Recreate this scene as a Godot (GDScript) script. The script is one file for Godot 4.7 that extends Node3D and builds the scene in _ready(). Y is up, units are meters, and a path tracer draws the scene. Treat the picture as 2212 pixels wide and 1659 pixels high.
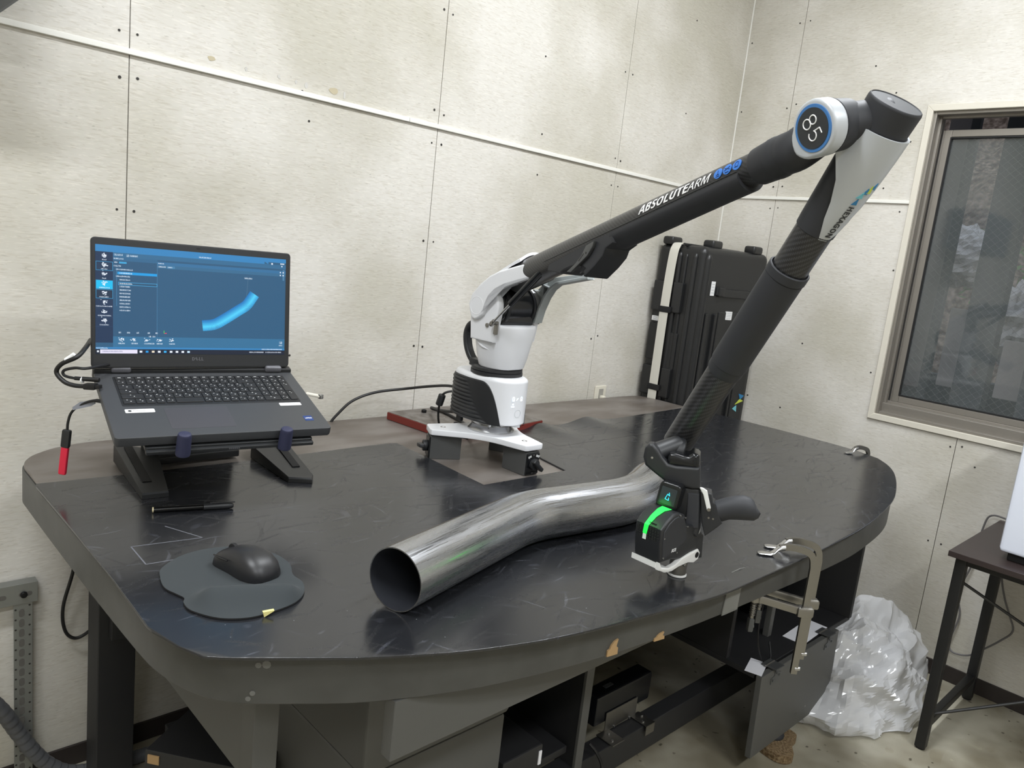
extends Node3D
# A measuring-arm bench in a panelled workshop corner. Metres, y up; the room corner on the floor is the origin:
# wall_left is the plane x = 0, wall_back (with the window) is the plane z = 0.

var M := {}
var taken := {}
var rng := RandomNumberGenerator.new()


class MB:
	# Collects triangles; every primitive is turned the right way round, normals are smoothed below the crease angle.
	var P := PackedVector3Array()
	var U := PackedVector2Array()
	var O := Vector3.ZERO
	var X := Transform3D.IDENTITY
	var crease := 0.78
	var s0 := 0

	func beg() -> void:
		s0 = P.size()

	func tri(a: Vector3, b: Vector3, c: Vector3, ua := Vector2.ZERO, ub := Vector2.ZERO, uc := Vector2.ZERO) -> void:
		P.append(O + X * a)
		P.append(O + X * b)
		P.append(O + X * c)
		U.append(ua)
		U.append(ub)
		U.append(uc)

	func fin() -> void:
		var m := Vector3.ZERO
		for i in range(s0, P.size()):
			m += P[i]
		m /= maxf(1.0, P.size() - s0)
		var v := 0.0
		for i in range(s0, P.size(), 3):
			v += (P[i] - m).dot((P[i + 1] - m).cross(P[i + 2] - m))
		if v > 0.0:
			for i in range(s0, P.size(), 3):
				var t := P[i + 1]
				P[i + 1] = P[i + 2]
				P[i + 2] = t
				var u := U[i + 1]
				U[i + 1] = U[i + 2]
				U[i + 2] = u

	func cap(ring: PackedVector3Array) -> void:
		var n := Vector3.ZERO
		var c := Vector3.ZERO
		for i in ring.size():
			var a := ring[i]
			var b := ring[(i + 1) % ring.size()]
			n += Vector3((a.y - b.y) * (a.z + b.z), (a.z - b.z) * (a.x + b.x), (a.x - b.x) * (a.y + b.y))
			c += a / ring.size()
		n = n.normalized()
		var ex := n.cross(Vector3.UP if absf(n.y) < 0.9 else Vector3.RIGHT).normalized()
		var ey := n.cross(ex)
		var q := PackedVector2Array()
		for a in ring:
			q.append(Vector2((a - c).dot(ex), (a - c).dot(ey)))
		var t := Geometry2D.triangulate_polygon(q)
		if t.is_empty():
			for i in ring.size():
				tri(c, ring[i], ring[(i + 1) % ring.size()])
			return
		# keep the winding of the ring
		for i in range(0, t.size(), 3):
			var a := ring[t[i]]
			var b := ring[t[i + 1]]
			var d := ring[t[i + 2]]
			if (b - a).cross(d - a).dot(n) < 0.0:
				tri(a, d, b, q[t[i]], q[t[i + 2]], q[t[i + 1]])
			else:
				tri(a, b, d, q[t[i]], q[t[i + 1]], q[t[i + 2]])

	func loft(rings: Array, cap_a := true, cap_b := true, wrap := true) -> void:
		beg()
		var v := 0.0
		for r in range(rings.size() - 1):
			var a: PackedVector3Array = rings[r]
			var b: PackedVector3Array = rings[r + 1]
			var n := a.size()
			var dv := 0.0
			for i in n:
				dv += a[i].distance_to(b[i]) / n
			var u := 0.0
			for i in (n if wrap else n - 1):
				var j := (i + 1) % n
				var du := a[i].distance_to(a[j])
				tri(a[i], a[j], b[j], Vector2(u, v), Vector2(u + du, v), Vector2(u + du, v + dv))
				tri(a[i], b[j], b[i], Vector2(u, v), Vector2(u + du, v + dv), Vector2(u, v + dv))
				u += du
			v += dv
		if cap_a:
			var f: PackedVector3Array = rings[0].duplicate()
			f.reverse()
			cap(f)
		if cap_b:
			cap(rings[-1])
		fin()

	func offset(q: PackedVector2Array, d: float) -> PackedVector2Array:
		# moves each vertex d inwards along its mitre (outline counter-clockwise or not)
		var area := 0.0
		var n := q.size()
		for i in n:
			area += q[i].cross(q[(i + 1) % n])
		var s := 1.0 if area > 0.0 else -1.0
		var out := PackedVector2Array()
		for i in n:
			var e0 := (q[i] - q[(i + n - 1) % n]).normalized()
			var e1 := (q[(i + 1) % n] - q[i]).normalized()
			var n0 := Vector2(-e0.y, e0.x) * s
			var n1 := Vector2(-e1.y, e1.x) * s
			var m := (n0 + n1).normalized()
			out.append(q[i] + m * d / maxf(0.4, m.dot(n0)))
		return out

	func slab(q: PackedVector2Array, y0: float, y1: float, bevel := 0.0, segs := 2, bevel_bottom := -1.0) -> void:
		# outline in x,z extruded along y with rounded edges
		var rings := []
		var bb := bevel if bevel_bottom < 0.0 else bevel_bottom
		if bb > 0.0:
			for k in segs:
				var t := PI / 2 * k / segs
				rings.append(lift(offset(q, bb * (1.0 - sin(t))), y0 + bb * (1.0 - cos(t))))
		rings.append(lift(q, y0 + bb))
		rings.append(lift(q, y1 - bevel))
		if bevel > 0.0:
			for k in segs:
				var t := PI / 2 * (k + 1) / segs
				rings.append(lift(offset(q, bevel * (1.0 - cos(t))), y1 - bevel * (1.0 - sin(t))))
		loft(rings)

	func lift(q: PackedVector2Array, y: float) -> PackedVector3Array:
		var r := PackedVector3Array()
		for p in q:
			r.append(Vector3(p.x, y, p.y))
		return r

	func rrect(w: float, d: float, r: float, seg := 3, cx := 0.0, cz := 0.0) -> PackedVector2Array:
		var q := PackedVector2Array()
		r = minf(r, minf(w, d) * 0.499)
		if r <= 0.0:
			return PackedVector2Array([Vector2(cx + w / 2, cz - d / 2), Vector2(cx + w / 2, cz + d / 2), Vector2(cx - w / 2, cz + d / 2), Vector2(cx - w / 2, cz - d / 2)])
		for c in 4:
			var o := Vector2((w / 2 - r) * (1 if c == 0 or c == 3 else -1), (d / 2 - r) * (1 if c < 2 else -1))
			for k in seg + 1:
				var a := PI / 2 * (c + float(k) / seg)
				q.append(Vector2(cx, cz) + o + Vector2(cos(a), sin(a)) * r)
		return q

	func box(c: Vector3, s: Vector3, r := 0.0, seg := 2) -> void:
		if r <= 0.0:
			slab(rrect(s.x, s.z, 0, 1, c.x, c.z), c.y - s.y / 2, c.y + s.y / 2)
		else:
			slab(rrect(s.x, s.z, r, seg, c.x, c.z), c.y - s.y / 2, c.y + s.y / 2, minf(r, s.y * 0.45), seg)

	func box2(a: Vector3, b: Vector3, r := 0.0) -> void:
		box((a + b) / 2, (b - a).abs(), r)

	func bar(a: Vector3, b: Vector3, w: float, h: float, r := 0.0, up := Vector3.UP) -> void:
		# a rectangular bar from a to b; w across, h along up
		var keep := X
		X = keep * frame(a, b - a, up)
		box(Vector3(0, a.distance_to(b) / 2, 0), Vector3(w, a.distance_to(b), h), r)
		X = keep

	static func frame(at: Vector3, axis: Vector3, up := Vector3.UP) -> Transform3D:
		# local y runs along axis, local z as near to up as it can
		var y := axis.normalized()
		if absf(y.dot(up.normalized())) > 0.999:
			up = Vector3.RIGHT if absf(y.x) < 0.9 else Vector3.BACK
		var x := y.cross(up).normalized()
		return Transform3D(Basis(x, y, x.cross(y)), at)

	func lathe(prof: Array, at: Vector3, axis := Vector3.UP, seg := 32, up := Vector3.BACK) -> void:
		# prof: [radius, height] pairs along the axis
		var keep := X
		X = keep * frame(at, axis, up)
		var rings := []
		for p in prof:
			var r := PackedVector3Array()
			for i in seg:
				var a := TAU * i / seg
				r.append(Vector3(cos(a) * p[0], p[1], sin(a) * p[0]))
			rings.append(r)
		loft(rings)
		X = keep

	func cyl(a: Vector3, b: Vector3, r: float, seg := 20, bevel := 0.0, r2 := -1.0) -> void:
		var l := a.distance_to(b)
		var e := r if r2 < 0.0 else r2
		if bevel > 0.0:
			lathe([[r - bevel, 0], [r - bevel * 0.3, bevel * 0.3], [r, bevel], [e, l - bevel], [e - bevel * 0.3, l - bevel * 0.3], [e - bevel, l]], a, b - a, seg)
		else:
			lathe([[r, 0], [e, l]], a, b - a, seg)

	static func curve(pts: Array, per := 8, closed := false) -> PackedVector3Array:
		var out := PackedVector3Array()
		var n := pts.size()
		for i in (n if closed else n - 1):
			var p0: Vector3 = pts[(i - 1 + n) % n] if closed or i > 0 else pts[0] * 2.0 - pts[1]
			var p1: Vector3 = pts[i]
			var p2: Vector3 = pts[(i + 1) % n]
			var p3: Vector3 = pts[(i + 2) % n] if closed or i < n - 2 else pts[n - 1] * 2.0 - pts[n - 2]
			for k in per:
				out.append(p1.cubic_interpolate(p2, p0, p3, float(k) / per))
		if not closed:
			out.append(pts[n - 1])
		return out

	static func curve2(pts: Array, per := 6, closed := true) -> PackedVector2Array:
		var q := []
		for p in pts:
			q.append(Vector3(p[0], 0, p[1]) if p is Array else Vector3(p.x, 0, p.y))
		var out := PackedVector2Array()
		for p in curve(q, per, closed):
			out.append(Vector2(p.x, p.z))
		return out

	func tube(path: PackedVector3Array, r, seg := 10, closed := false, up := Vector3.UP) -> void:
		# round tube along a path; r is a number or an array of radii
		var sec := PackedVector2Array()
		for i in seg:
			sec.append(Vector2(cos(TAU * i / seg), sin(TAU * i / seg)))
		sweep(path, sec, r, closed, up)

	func sweep(path: PackedVector3Array, sec: PackedVector2Array, scale, closed := false, up := Vector3.UP) -> void:
		var n := path.size()
		var rings := []
		var x := Vector3.ZERO
		for i in n:
			var t := (path[(i + 1) % n] - path[(i - 1 + n) % n]) if closed else (path[mini(i + 1, n - 1)] - path[maxi(i - 1, 0)])
			t = t.normalized()
			if i == 0:
				x = frame(path[0], t, up).basis.x
			x = (x - t * x.dot(t)).normalized()
			var z := x.cross(t)
			var s: float = scale[i] if scale is Array or scale is PackedFloat32Array else scale
			var r := PackedVector3Array()
			for p in sec:
				r.append(path[i] + (x * p.x + z * p.y) * s)
			rings.append(r)
		if closed:
			rings.append(rings[0])
		loft(rings, not closed, not closed)

	func ball(c: Vector3, r: Vector3, nu := 20, nv := 12) -> void:
		var rings := []
		for j in range(1, nv):
			var t := PI * j / nv
			var ring := PackedVector3Array()
			for i in nu:
				var a := TAU * i / nu
				ring.append(c + Vector3(r.x * sin(t) * cos(a), -r.y * cos(t), r.z * sin(t) * sin(a)))
			rings.append(ring)
		loft(rings)

	func prism(q: PackedVector2Array, fr: Transform3D, d0: float, d1: float, bevel := 0.0, segs := 2) -> void:
		# outline in the frame's x,y plane, thickness from d0 to d1 along its z
		var keep := X
		X = keep * fr * Transform3D(Basis(Vector3.RIGHT, Vector3.BACK, Vector3.UP), Vector3.ZERO)
		slab(q, d0, d1, bevel, segs)
		X = keep

	func quad(a: Vector3, b: Vector3, c: Vector3, d: Vector3) -> void:
		# a top left, b top right, c bottom right, d bottom left as seen from the front
		tri(a, b, c, Vector2(0, 0), Vector2(1, 0), Vector2(1, 1))
		tri(a, c, d, Vector2(0, 0), Vector2(1, 1), Vector2(0, 1))

	func sheet(nu: int, nv: int, f: Callable) -> void:
		# an open surface f(u, v), u and v from 0 to 1
		for j in nv:
			for i in nu:
				var u0 := float(i) / nu
				var u1 := float(i + 1) / nu
				var v0 := float(j) / nv
				var v1 := float(j + 1) / nv
				var a: Vector3 = f.call(u0, v0)
				var b: Vector3 = f.call(u1, v0)
				var c: Vector3 = f.call(u1, v1)
				var d: Vector3 = f.call(u0, v1)
				tri(a, b, c, Vector2(u0, v0), Vector2(u1, v0), Vector2(u1, v1))
				tri(a, c, d, Vector2(u0, v0), Vector2(u1, v1), Vector2(u0, v1))

	func text(words: String, height: float, f: Callable, bold := false, depth := 0.0006, cut := 2) -> float:
		# lettering; f maps (x along the line, y up, z out) to a place; returns the width of the line
		var t := TextMesh.new()
		var fnt := SystemFont.new()
		fnt.font_names = PackedStringArray(["Droid Sans"])
		fnt.font_weight = 700 if bold else 400
		t.font = fnt
		t.text = words
		t.font_size = 48
		t.pixel_size = height / 48.0 / 0.72
		t.depth = depth
		t.curve_step = 1.0
		t.horizontal_alignment = HORIZONTAL_ALIGNMENT_LEFT
		t.vertical_alignment = VERTICAL_ALIGNMENT_CENTER
		var w := 0.0
		for s in t.get_surface_count():
			var arr := t.surface_get_arrays(s)
			var vs: PackedVector3Array = arr[Mesh.ARRAY_VERTEX]
			var idx: PackedInt32Array = arr[Mesh.ARRAY_INDEX] if arr[Mesh.ARRAY_INDEX] != null else PackedInt32Array(range(vs.size()))
			for i in range(0, idx.size(), 3):
				split(vs[idx[i]], vs[idx[i + 1]], vs[idx[i + 2]], cut, f)
			for v in vs:
				w = maxf(w, v.x)
		return w

	func split(a: Vector3, b: Vector3, c: Vector3, n: int, f: Callable) -> void:
		if n == 0:
			tri(f.call(a), f.call(b), f.call(c))
			return
		var ab := (a + b) / 2
		var bc := (b + c) / 2
		var ca := (c + a) / 2
		split(a, ab, ca, n - 1, f)
		split(ab, b, bc, n - 1, f)
		split(ca, bc, c, n - 1, f)
		split(ab, bc, ca, n - 1, f)

	func mesh() -> ArrayMesh:
		var nt := P.size() / 3
		var fn := PackedVector3Array()
		var un := PackedVector3Array()
		for t in nt:
			var n := (P[t * 3 + 2] - P[t * 3]).cross(P[t * 3 + 1] - P[t * 3])
			fn.append(n)
			un.append(n.normalized())
		var at := {}
		var lists := []
		var key := PackedInt32Array()
		for i in P.size():
			var k := Vector3i((P[i] * 20000.0).round())
			var id: int = at.get(k, -1)
			if id < 0:
				id = lists.size()
				at[k] = id
				lists.append([])
			lists[id].append(i / 3)
			key.append(id)
		var N := PackedVector3Array()
		for i in P.size():
			var me := un[i / 3]
			var s := Vector3.ZERO
			for t in lists[key[i]]:
				if un[t].dot(me) > crease:
					s += fn[t]
			N.append(s.normalized() if s.length_squared() > 1e-24 else me)
		var arr := []
		arr.resize(Mesh.ARRAY_MAX)
		arr[Mesh.ARRAY_VERTEX] = P
		arr[Mesh.ARRAY_NORMAL] = N
		arr[Mesh.ARRAY_TEX_UV] = U
		var m := ArrayMesh.new()
		m.add_surface_from_arrays(Mesh.PRIMITIVE_TRIANGLES, arr)
		return m


func gp(o: Node) -> Vector3:
	var p := Vector3.ZERO
	while o is Node3D and o != self:
		p += o.position
		o = o.get_parent()
	return p


func mb(o: Node3D = null) -> MB:
	# a builder that takes world coordinates and stores them relative to o
	var m := MB.new()
	if o:
		m.O = -gp(o)
	return m


func numbered(called: String) -> String:
	var n: int = taken.get(called, 0)
	taken[called] = n + 1
	return called if n == 0 else "%s_%03d" % [called, n]


func part(called: String, m: MB, material: Material, parent: Node3D, label := "") -> MeshInstance3D:
	var o := MeshInstance3D.new()
	o.name = called
	o.mesh = m.mesh()
	o.material_override = material
	parent.add_child(o, true)
	if label:
		o.set_meta("label", label)
	return o


func stuff(o: Node) -> void:
	o.set_meta("kind", "stuff")


func thing(called: String, label: String, category: String, at := Vector3.ZERO, group := "") -> Node3D:
	var o := Node3D.new()
	o.name = numbered(called)
	add_child(o)
	o.position = at
	tag(o, label, category, group)
	return o


func tag(o: Node, label: String, category: String, group := "") -> void:
	o.set_meta("label", label)
	o.set_meta("category", category)
	if group:
		o.set_meta("group", group)


func solo(called: String, m: MB, material: Material, label: String, category: String, group := "") -> MeshInstance3D:
	var o := part(numbered(called), m, material, self)
	tag(o, label, category, group)
	return o


func struct(called: String, m: MB, material: Material) -> MeshInstance3D:
	var o := part(called, m, material, self)
	o.set_meta("kind", "structure")
	return o


func mat(key: String, color: Color, rough: float, metal := 0.0, extra := {}) -> StandardMaterial3D:
	var m := StandardMaterial3D.new()
	m.resource_name = key
	m.albedo_color = color
	m.roughness = rough
	m.metallic = metal
	for k in extra:
		m.set(k, extra[k])
	M[key] = m
	return m


func g(v: float, a := 0.0) -> Color:
	return Color(v, v, v + a)


func _ready() -> void:
	rng.seed = 7
	# camera
	var cam := Camera3D.new()
	cam.name = "camera"
	cam.transform = Transform3D(Basis(Vector3(0.68192944, 0.10957791, -0.72316313), Vector3(-0.20118236, 0.97867786, -0.04141624), Vector3(0.70320544, 0.17373062, 0.68943439)), Vector3(2.011, 1.465, 3.229))
	cam.fov = 53.67
	cam.near = 0.02
	cam.far = 60.0
	add_child(cam)
	cam.current = true
	# sky and exposure
	var env := Environment.new()
	env.background_mode = Environment.BG_SKY
	var sky := Sky.new()
	var sm := ProceduralSkyMaterial.new()
	sm.sky_top_color = Color(0.72, 0.76, 0.82)
	sm.sky_horizon_color = Color(0.86, 0.86, 0.85)
	sm.ground_bottom_color = Color(0.3, 0.29, 0.28)
	sm.ground_horizon_color = Color(0.6, 0.59, 0.57)
	sky.sky_material = sm
	env.sky = sky
	env.background_energy_multiplier = 0.75
	env.tonemap_mode = Environment.TONE_MAPPER_LINEAR
	env.tonemap_exposure = 1.0
	env.sdfgi_enabled = true
	env.ssao_enabled = true
	env.ssil_enabled = true
	var we := WorldEnvironment.new()
	we.name = "surroundings"
	we.environment = env
	add_child(we)
	# ceiling lights: two rows of fluorescent fittings
	materials()
	for p in [Vector3(1.25, 3.12, 1.35), Vector3(1.25, 3.12, 3.6), Vector3(3.3, 3.12, 1.9), Vector3(3.3, 3.12, 4.0)]:
		ceiling_light(p, 4.7)
	room()
	outdoors()
	bench()
	under_bench()
	measuring_arm()
	scanner()
	laptop()
	bench_things()
	clamps()
	hard_case()
	floor_things()
	side_desk()


func ceiling_light(at: Vector3, energy: float) -> void:
	var t := thing("ceiling_light", "white ceiling batten with two fluorescent tubes above the room, out of the frame", "ceiling light", at, "fluorescent ceiling battens out of the frame")
	var b := MB.new()
	b.slab(b.rrect(0.22, 1.24, 0.02), 0.03, 0.08, 0.01)
	part("batten", b, M.white_paint, t)
	for s in [-1, 1]:
		var k := MB.new()
		k.cyl(Vector3(s * 0.06, 0.0, -0.6), Vector3(s * 0.06, 0.0, 0.6), 0.016, 14, 0.004)
		part("tube_light", k, M.tube_glow, t)
	var l := AreaLight3D.new()
	l.name = "tube_light_source"
	l.area_size = Vector2(0.2, 1.2)
	l.light_energy = energy
	l.light_color = Color(0.97, 0.985, 1.0)
	l.shadow_enabled = true
	l.set("area_range", 12.0)
	l.set("area_attenuation", 2.0)
	l.position = Vector3(0, -0.022, 0)
	l.rotation = Vector3(-PI / 2, 0, 0)
	t.add_child(l)


func noise(seed_: int, freq: float, oct := 3) -> FastNoiseLite:
	var n := FastNoiseLite.new()
	n.seed = seed_
	n.frequency = freq
	n.fractal_octaves = oct
	return n


func blotch(seed_: int, freq: float, dark: Color, light: Color, size := 512) -> NoiseTexture2D:
	var t := NoiseTexture2D.new()
	t.width = size
	t.height = size
	t.seamless = true
	t.noise = noise(seed_, freq, 4)
	var r := Gradient.new()
	r.offsets = PackedFloat32Array([0.25, 0.75])
	r.colors = PackedColorArray([dark, light])
	t.color_ramp = r
	return t


func dab(im: Image, x: int, y: int, c: Color, k: float) -> void:
	var w := im.get_width()
	var h := im.get_height()
	x = posmod(x, w)
	y = posmod(y, h)
	im.set_pixel(x, y, im.get_pixel(x, y).lerp(c, k))


func streak(im: Image, p: Vector2, d: Vector2, length: float, wide: float, c: Color, k: float, bend := 0.0) -> void:
	# one scratch or fibre, drawn with wrap-around
	var n := int(length)
	for i in n:
		var t := float(i) / maxf(1.0, n)
		var e := sin(PI * t)
		var half := int(ceil(wide * e * 0.5))
		for j in range(-half, half + 1):
			var q := p + d.orthogonal() * j
			dab(im, int(q.x), int(q.y), c, k * e)
		p += d
		d = d.rotated(bend / maxf(1.0, n))


func wall_image() -> ImageTexture:
	var im := Image.create(1024, 1024, false, Image.FORMAT_RGB8)
	im.fill(Color(0.95, 0.95, 0.95))
	for i in 9000:
		var c := Color(0.9, 0.89, 0.875) if rng.randf() < 0.55 else Color(1, 1, 1)
		streak(im, Vector2(rng.randf() * 1024, rng.randf() * 1024), Vector2.RIGHT.rotated(rng.randfn(0, 0.05)), rng.randf_range(8, 46), 1.0, c, rng.randf_range(0.25, 0.9))
	for i in 260:
		streak(im, Vector2(rng.randf() * 1024, rng.randf() * 1024), Vector2.RIGHT.rotated(rng.randfn(0, 0.08)), rng.randf_range(6, 18), 1.5, Color(0.66, 0.65, 0.63), rng.randf_range(0.15, 0.4))
	return ImageTexture.create_from_image(im)


func floor_image() -> ImageTexture:
	var im := Image.create(1024, 1024, false, Image.FORMAT_RGB8)
	im.fill(Color(0.9, 0.9, 0.9))
	for i in 30000:
		dab(im, rng.randi(), rng.randi(), Color(0.62, 0.6, 0.56) if rng.randf() < 0.5 else Color(1, 1, 1), rng.randf() * 0.4)
	for i in 300:
		streak(im, Vector2(rng.randf() * 1024, rng.randf() * 1024), Vector2.RIGHT.rotated(rng.randf() * TAU), rng.randf_range(4, 16), rng.randf_range(1, 3.5), Color(0.33, 0.31, 0.28), rng.randf_range(0.4, 1.0), rng.randfn(0, 0.9))
	for i in 120:
		streak(im, Vector2(rng.randf() * 1024, rng.randf() * 1024), Vector2.RIGHT.rotated(rng.randf() * TAU), rng.randf_range(6, 30), rng.randf_range(2, 7), Color(1, 1, 0.99), rng.randf_range(0.3, 0.8), rng.randfn(0, 1.2))
	for i in 60:
		streak(im, Vector2(rng.randf() * 1024, rng.randf() * 1024), Vector2.RIGHT.rotated(rng.randf() * TAU), rng.randf_range(20, 90), rng.randf_range(4, 22), Color(0.74, 0.71, 0.64), rng.randf_range(0.1, 0.35), rng.randfn(0, 0.8))
	return ImageTexture.create_from_image(im)


func mat_images() -> Array:
	# black rubber: pale scuffs and scratches, mostly along the bench
	var im := Image.create(1024, 1024, false, Image.FORMAT_RGB8)
	im.fill(Color(0.125, 0.127, 0.14))
	var ro := Image.create(1024, 1024, false, Image.FORMAT_RGB8)
	ro.fill(Color(0.2, 0.2, 0.2))
	for i in 900:
		streak(ro, Vector2(rng.randf() * 1024, rng.randf() * 1024), Vector2.UP.rotated(rng.randfn(0, 0.5)), rng.randf_range(20, 160), rng.randf_range(1, 6), Color(0.42, 0.42, 0.42), rng.randf_range(0.1, 0.5), rng.randfn(0, 0.4))
	for i in 420:
		var p := Vector2(rng.randf() * 1024, rng.randf() * 1024)
		streak(im, p, Vector2.UP.rotated(rng.randfn(0.2, 0.7)), rng.randf_range(10, 80), rng.randf_range(0.6, 2.6), Color(0.42, 0.43, 0.47), rng.randf_range(0.06, 0.4), rng.randfn(0, 0.5))
	for i in 45:
		streak(im, Vector2(rng.randf() * 1024, rng.randf() * 1024), Vector2.UP.rotated(rng.randfn(0, 0.9)), rng.randf_range(15, 60), rng.randf_range(4, 14), Color(0.34, 0.35, 0.39), rng.randf_range(0.1, 0.3), rng.randfn(0, 0.9))
	for i in 160:
		dab(im, rng.randi(), rng.randi(), Color(0.8, 0.8, 0.8), rng.randf())
	return [ImageTexture.create_from_image(im), ImageTexture.create_from_image(ro)]


func weave_image() -> ImageTexture:
	var im := Image.create(64, 64, false, Image.FORMAT_RGB8)
	for y in 64:
		for x in 64:
			var cx := x / 16
			var cy := y / 16
			var over := (cx + cy) % 4 < 2
			var t := absf(fposmod(x / 16.0, 1.0) - 0.5) if over else absf(fposmod(y / 16.0, 1.0) - 0.5)
			var v := (0.2 if over else 0.1) * (1.15 - t)
			im.set_pixel(x, y, Color(v, v, v * 1.04))
	return ImageTexture.create_from_image(im)


func brushed_image() -> ImageTexture:
	var im := Image.create(512, 512, false, Image.FORMAT_RGB8)
	im.fill(Color(0.5, 0.5, 0.5))
	for i in 2600:
		streak(im, Vector2(rng.randf() * 512, rng.randf() * 512), Vector2.DOWN.rotated(rng.randfn(0, 0.02)), rng.randf_range(40, 300), 1.0, Color(0.3, 0.3, 0.3) if rng.randf() < 0.5 else Color(0.75, 0.75, 0.75), rng.randf_range(0.1, 0.5))
	return ImageTexture.create_from_image(im)


func materials() -> void:
	var wi := wall_image()
	var tri := {"uv1_triplanar": true, "uv1_world_triplanar": true}
	var wall_kit := tri.merged({"albedo_texture": wi, "uv1_scale": Vector3.ONE / 0.75, "detail_enabled": true, "detail_albedo": blotch(3, 0.006, Color(0.9, 0.895, 0.87), Color(1, 1, 1)), "detail_blend_mode": BaseMaterial3D.BLEND_MODE_MUL, "detail_uv_layer": BaseMaterial3D.DETAIL_UV_2, "uv2_triplanar": true, "uv2_world_triplanar": true, "uv2_scale": Vector3.ONE * 0.4})
	mat("wall_board", Color(0.865, 0.85, 0.82), 0.75, 0.0, wall_kit)
	mat("wall_core", Color(0.5, 0.48, 0.45), 0.9)
	mat("rail", Color(0.89, 0.885, 0.86), 0.6)
	mat("bare_core", Color(0.72, 0.68, 0.58), 0.9)
	mat("scuffed_paint", Color(0.76, 0.75, 0.73), 0.8)
	mat("screw", Color(0.2, 0.19, 0.18), 0.6, 0.3)
	mat("ceiling_paint", Color(0.86, 0.86, 0.84), 0.9)
	mat("white_paint", Color(0.9, 0.9, 0.9), 0.5)
	mat("tube_glow", Color(0.95, 0.95, 0.95), 0.4, 0.0, {"emission_enabled": true, "emission": Color(0.97, 0.985, 1.0), "emission_energy_multiplier": 6.0})
	mat("floor_paint", Color(0.79, 0.77, 0.7), 0.42, 0.0, tri.merged({"albedo_texture": floor_image(), "uv1_scale": Vector3.ONE / 1.6, "detail_enabled": true, "detail_albedo": blotch(9, 0.008, Color(0.72, 0.7, 0.66), Color(1, 1, 1)), "detail_blend_mode": BaseMaterial3D.BLEND_MODE_MUL, "detail_uv_layer": BaseMaterial3D.DETAIL_UV_2, "uv2_triplanar": true, "uv2_world_triplanar": true, "uv2_scale": Vector3.ONE * 0.55}))
	mat("baseboard", Color(0.17, 0.145, 0.135), 0.55)
	mat("casing", Color(0.82, 0.8, 0.75), 0.55)
	mat("window_metal", Color(0.56, 0.54, 0.51), 0.42, 0.55)
	mat("window_metal_dark", Color(0.36, 0.35, 0.335), 0.5, 0.4)
	mat("gasket", Color(0.06, 0.06, 0.06), 0.7)
	mat("pane", Color(0.85, 0.9, 0.9, 0.04), 0.04, 0.0, {"transparency": BaseMaterial3D.TRANSPARENCY_ALPHA})
	mat("wire", Color(0.45, 0.45, 0.45), 0.5, 0.5)
	mat("outdoor_dark", Color(0.22, 0.23, 0.245), 0.8)
	mat("outdoor_pale", Color(0.5, 0.485, 0.49), 0.8)
	mat("outdoor_soil", Color(0.62, 0.55, 0.5), 0.95, 0.0, tri.merged({"albedo_texture": blotch(21, 0.03, Color(0.45, 0.4, 0.36), Color(1, 1, 1)), "uv1_scale": Vector3.ONE * 0.8}))
	mat("outdoor_film", Color(0.86, 0.84, 0.83), 0.25, 0.0, {"metallic_specular": 0.8})
	mat("leaf", Color(0.35, 0.5, 0.25), 0.7, 0.0, {"backlight": Color(0.2, 0.3, 0.1), "backlight_enabled": true})
	var mi := mat_images()
	mat("rubber", Color(1, 1, 1), 1.0, 0.0, tri.merged({"albedo_texture": mi[0], "roughness_texture": mi[1], "roughness_texture_channel": BaseMaterial3D.TEXTURE_CHANNEL_RED, "uv1_scale": Vector3.ONE / 1.1, "metallic_specular": 0.62}))
	mat("top_steel", Color(0.5, 0.475, 0.455), 0.42, 0.35, tri.merged({"albedo_texture": blotch(31, 0.012, Color(0.84, 0.82, 0.8), Color(1, 1, 1)), "uv1_scale": Vector3(1.2, 1.2, 0.5)}))
	mat("apron", Color(0.285, 0.285, 0.275), 0.42, 0.0, tri.merged({"albedo_texture": blotch(41, 0.02, Color(0.88, 0.88, 0.88), Color(1, 1, 1)), "uv1_scale": Vector3.ONE * 0.9}))
	mat("apron_edge", Color(0.42, 0.42, 0.41), 0.35)
	mat("black_board", Color(0.145, 0.145, 0.15), 0.5)
	mat("grey_board", Color(0.33, 0.33, 0.32), 0.5)
	mat("raw_wood", Color(0.66, 0.54, 0.38), 0.9)
	mat("dirty_wood", Color(0.6, 0.52, 0.4), 0.9, 0.0, tri.merged({"albedo_texture": blotch(51, 0.05, Color(0.6, 0.55, 0.48), Color(1, 1, 1)), "uv1_scale": Vector3(3, 3, 9)}))
	mat("tape", Color(0.62, 0.62, 0.6, 0.35), 0.3, 0.0, {"transparency": BaseMaterial3D.TRANSPARENCY_ALPHA})
	mat("red_paint", Color(0.45, 0.16, 0.13), 0.5)
	mat("plate_steel", Color(0.5, 0.48, 0.46), 0.45, 0.4, tri.merged({"albedo_texture": blotch(61, 0.02, Color(0.8, 0.78, 0.76), Color(1, 1, 1)), "uv1_scale": Vector3.ONE * 2.0}))
	mat("bolt_black", Color(0.08, 0.08, 0.085), 0.5, 0.4)
	mat("cable", Color(0.075, 0.075, 0.08), 0.5)
	mat("white_shell", Color(0.88, 0.885, 0.9), 0.32, 0.0, {"clearcoat_enabled": true, "clearcoat": 0.2, "clearcoat_roughness": 0.25})
	mat("silver_shell", Color(0.74, 0.755, 0.77), 0.38, 0.15)
	mat("cast_grey", Color(0.64, 0.66, 0.66), 0.5, 0.2)
	mat("black_plastic", Color(0.125, 0.13, 0.14), 0.45)
	mat("black_gloss", Color(0.07, 0.075, 0.085), 0.25)
	mat("black_soft", Color(0.16, 0.165, 0.18), 0.6)
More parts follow.
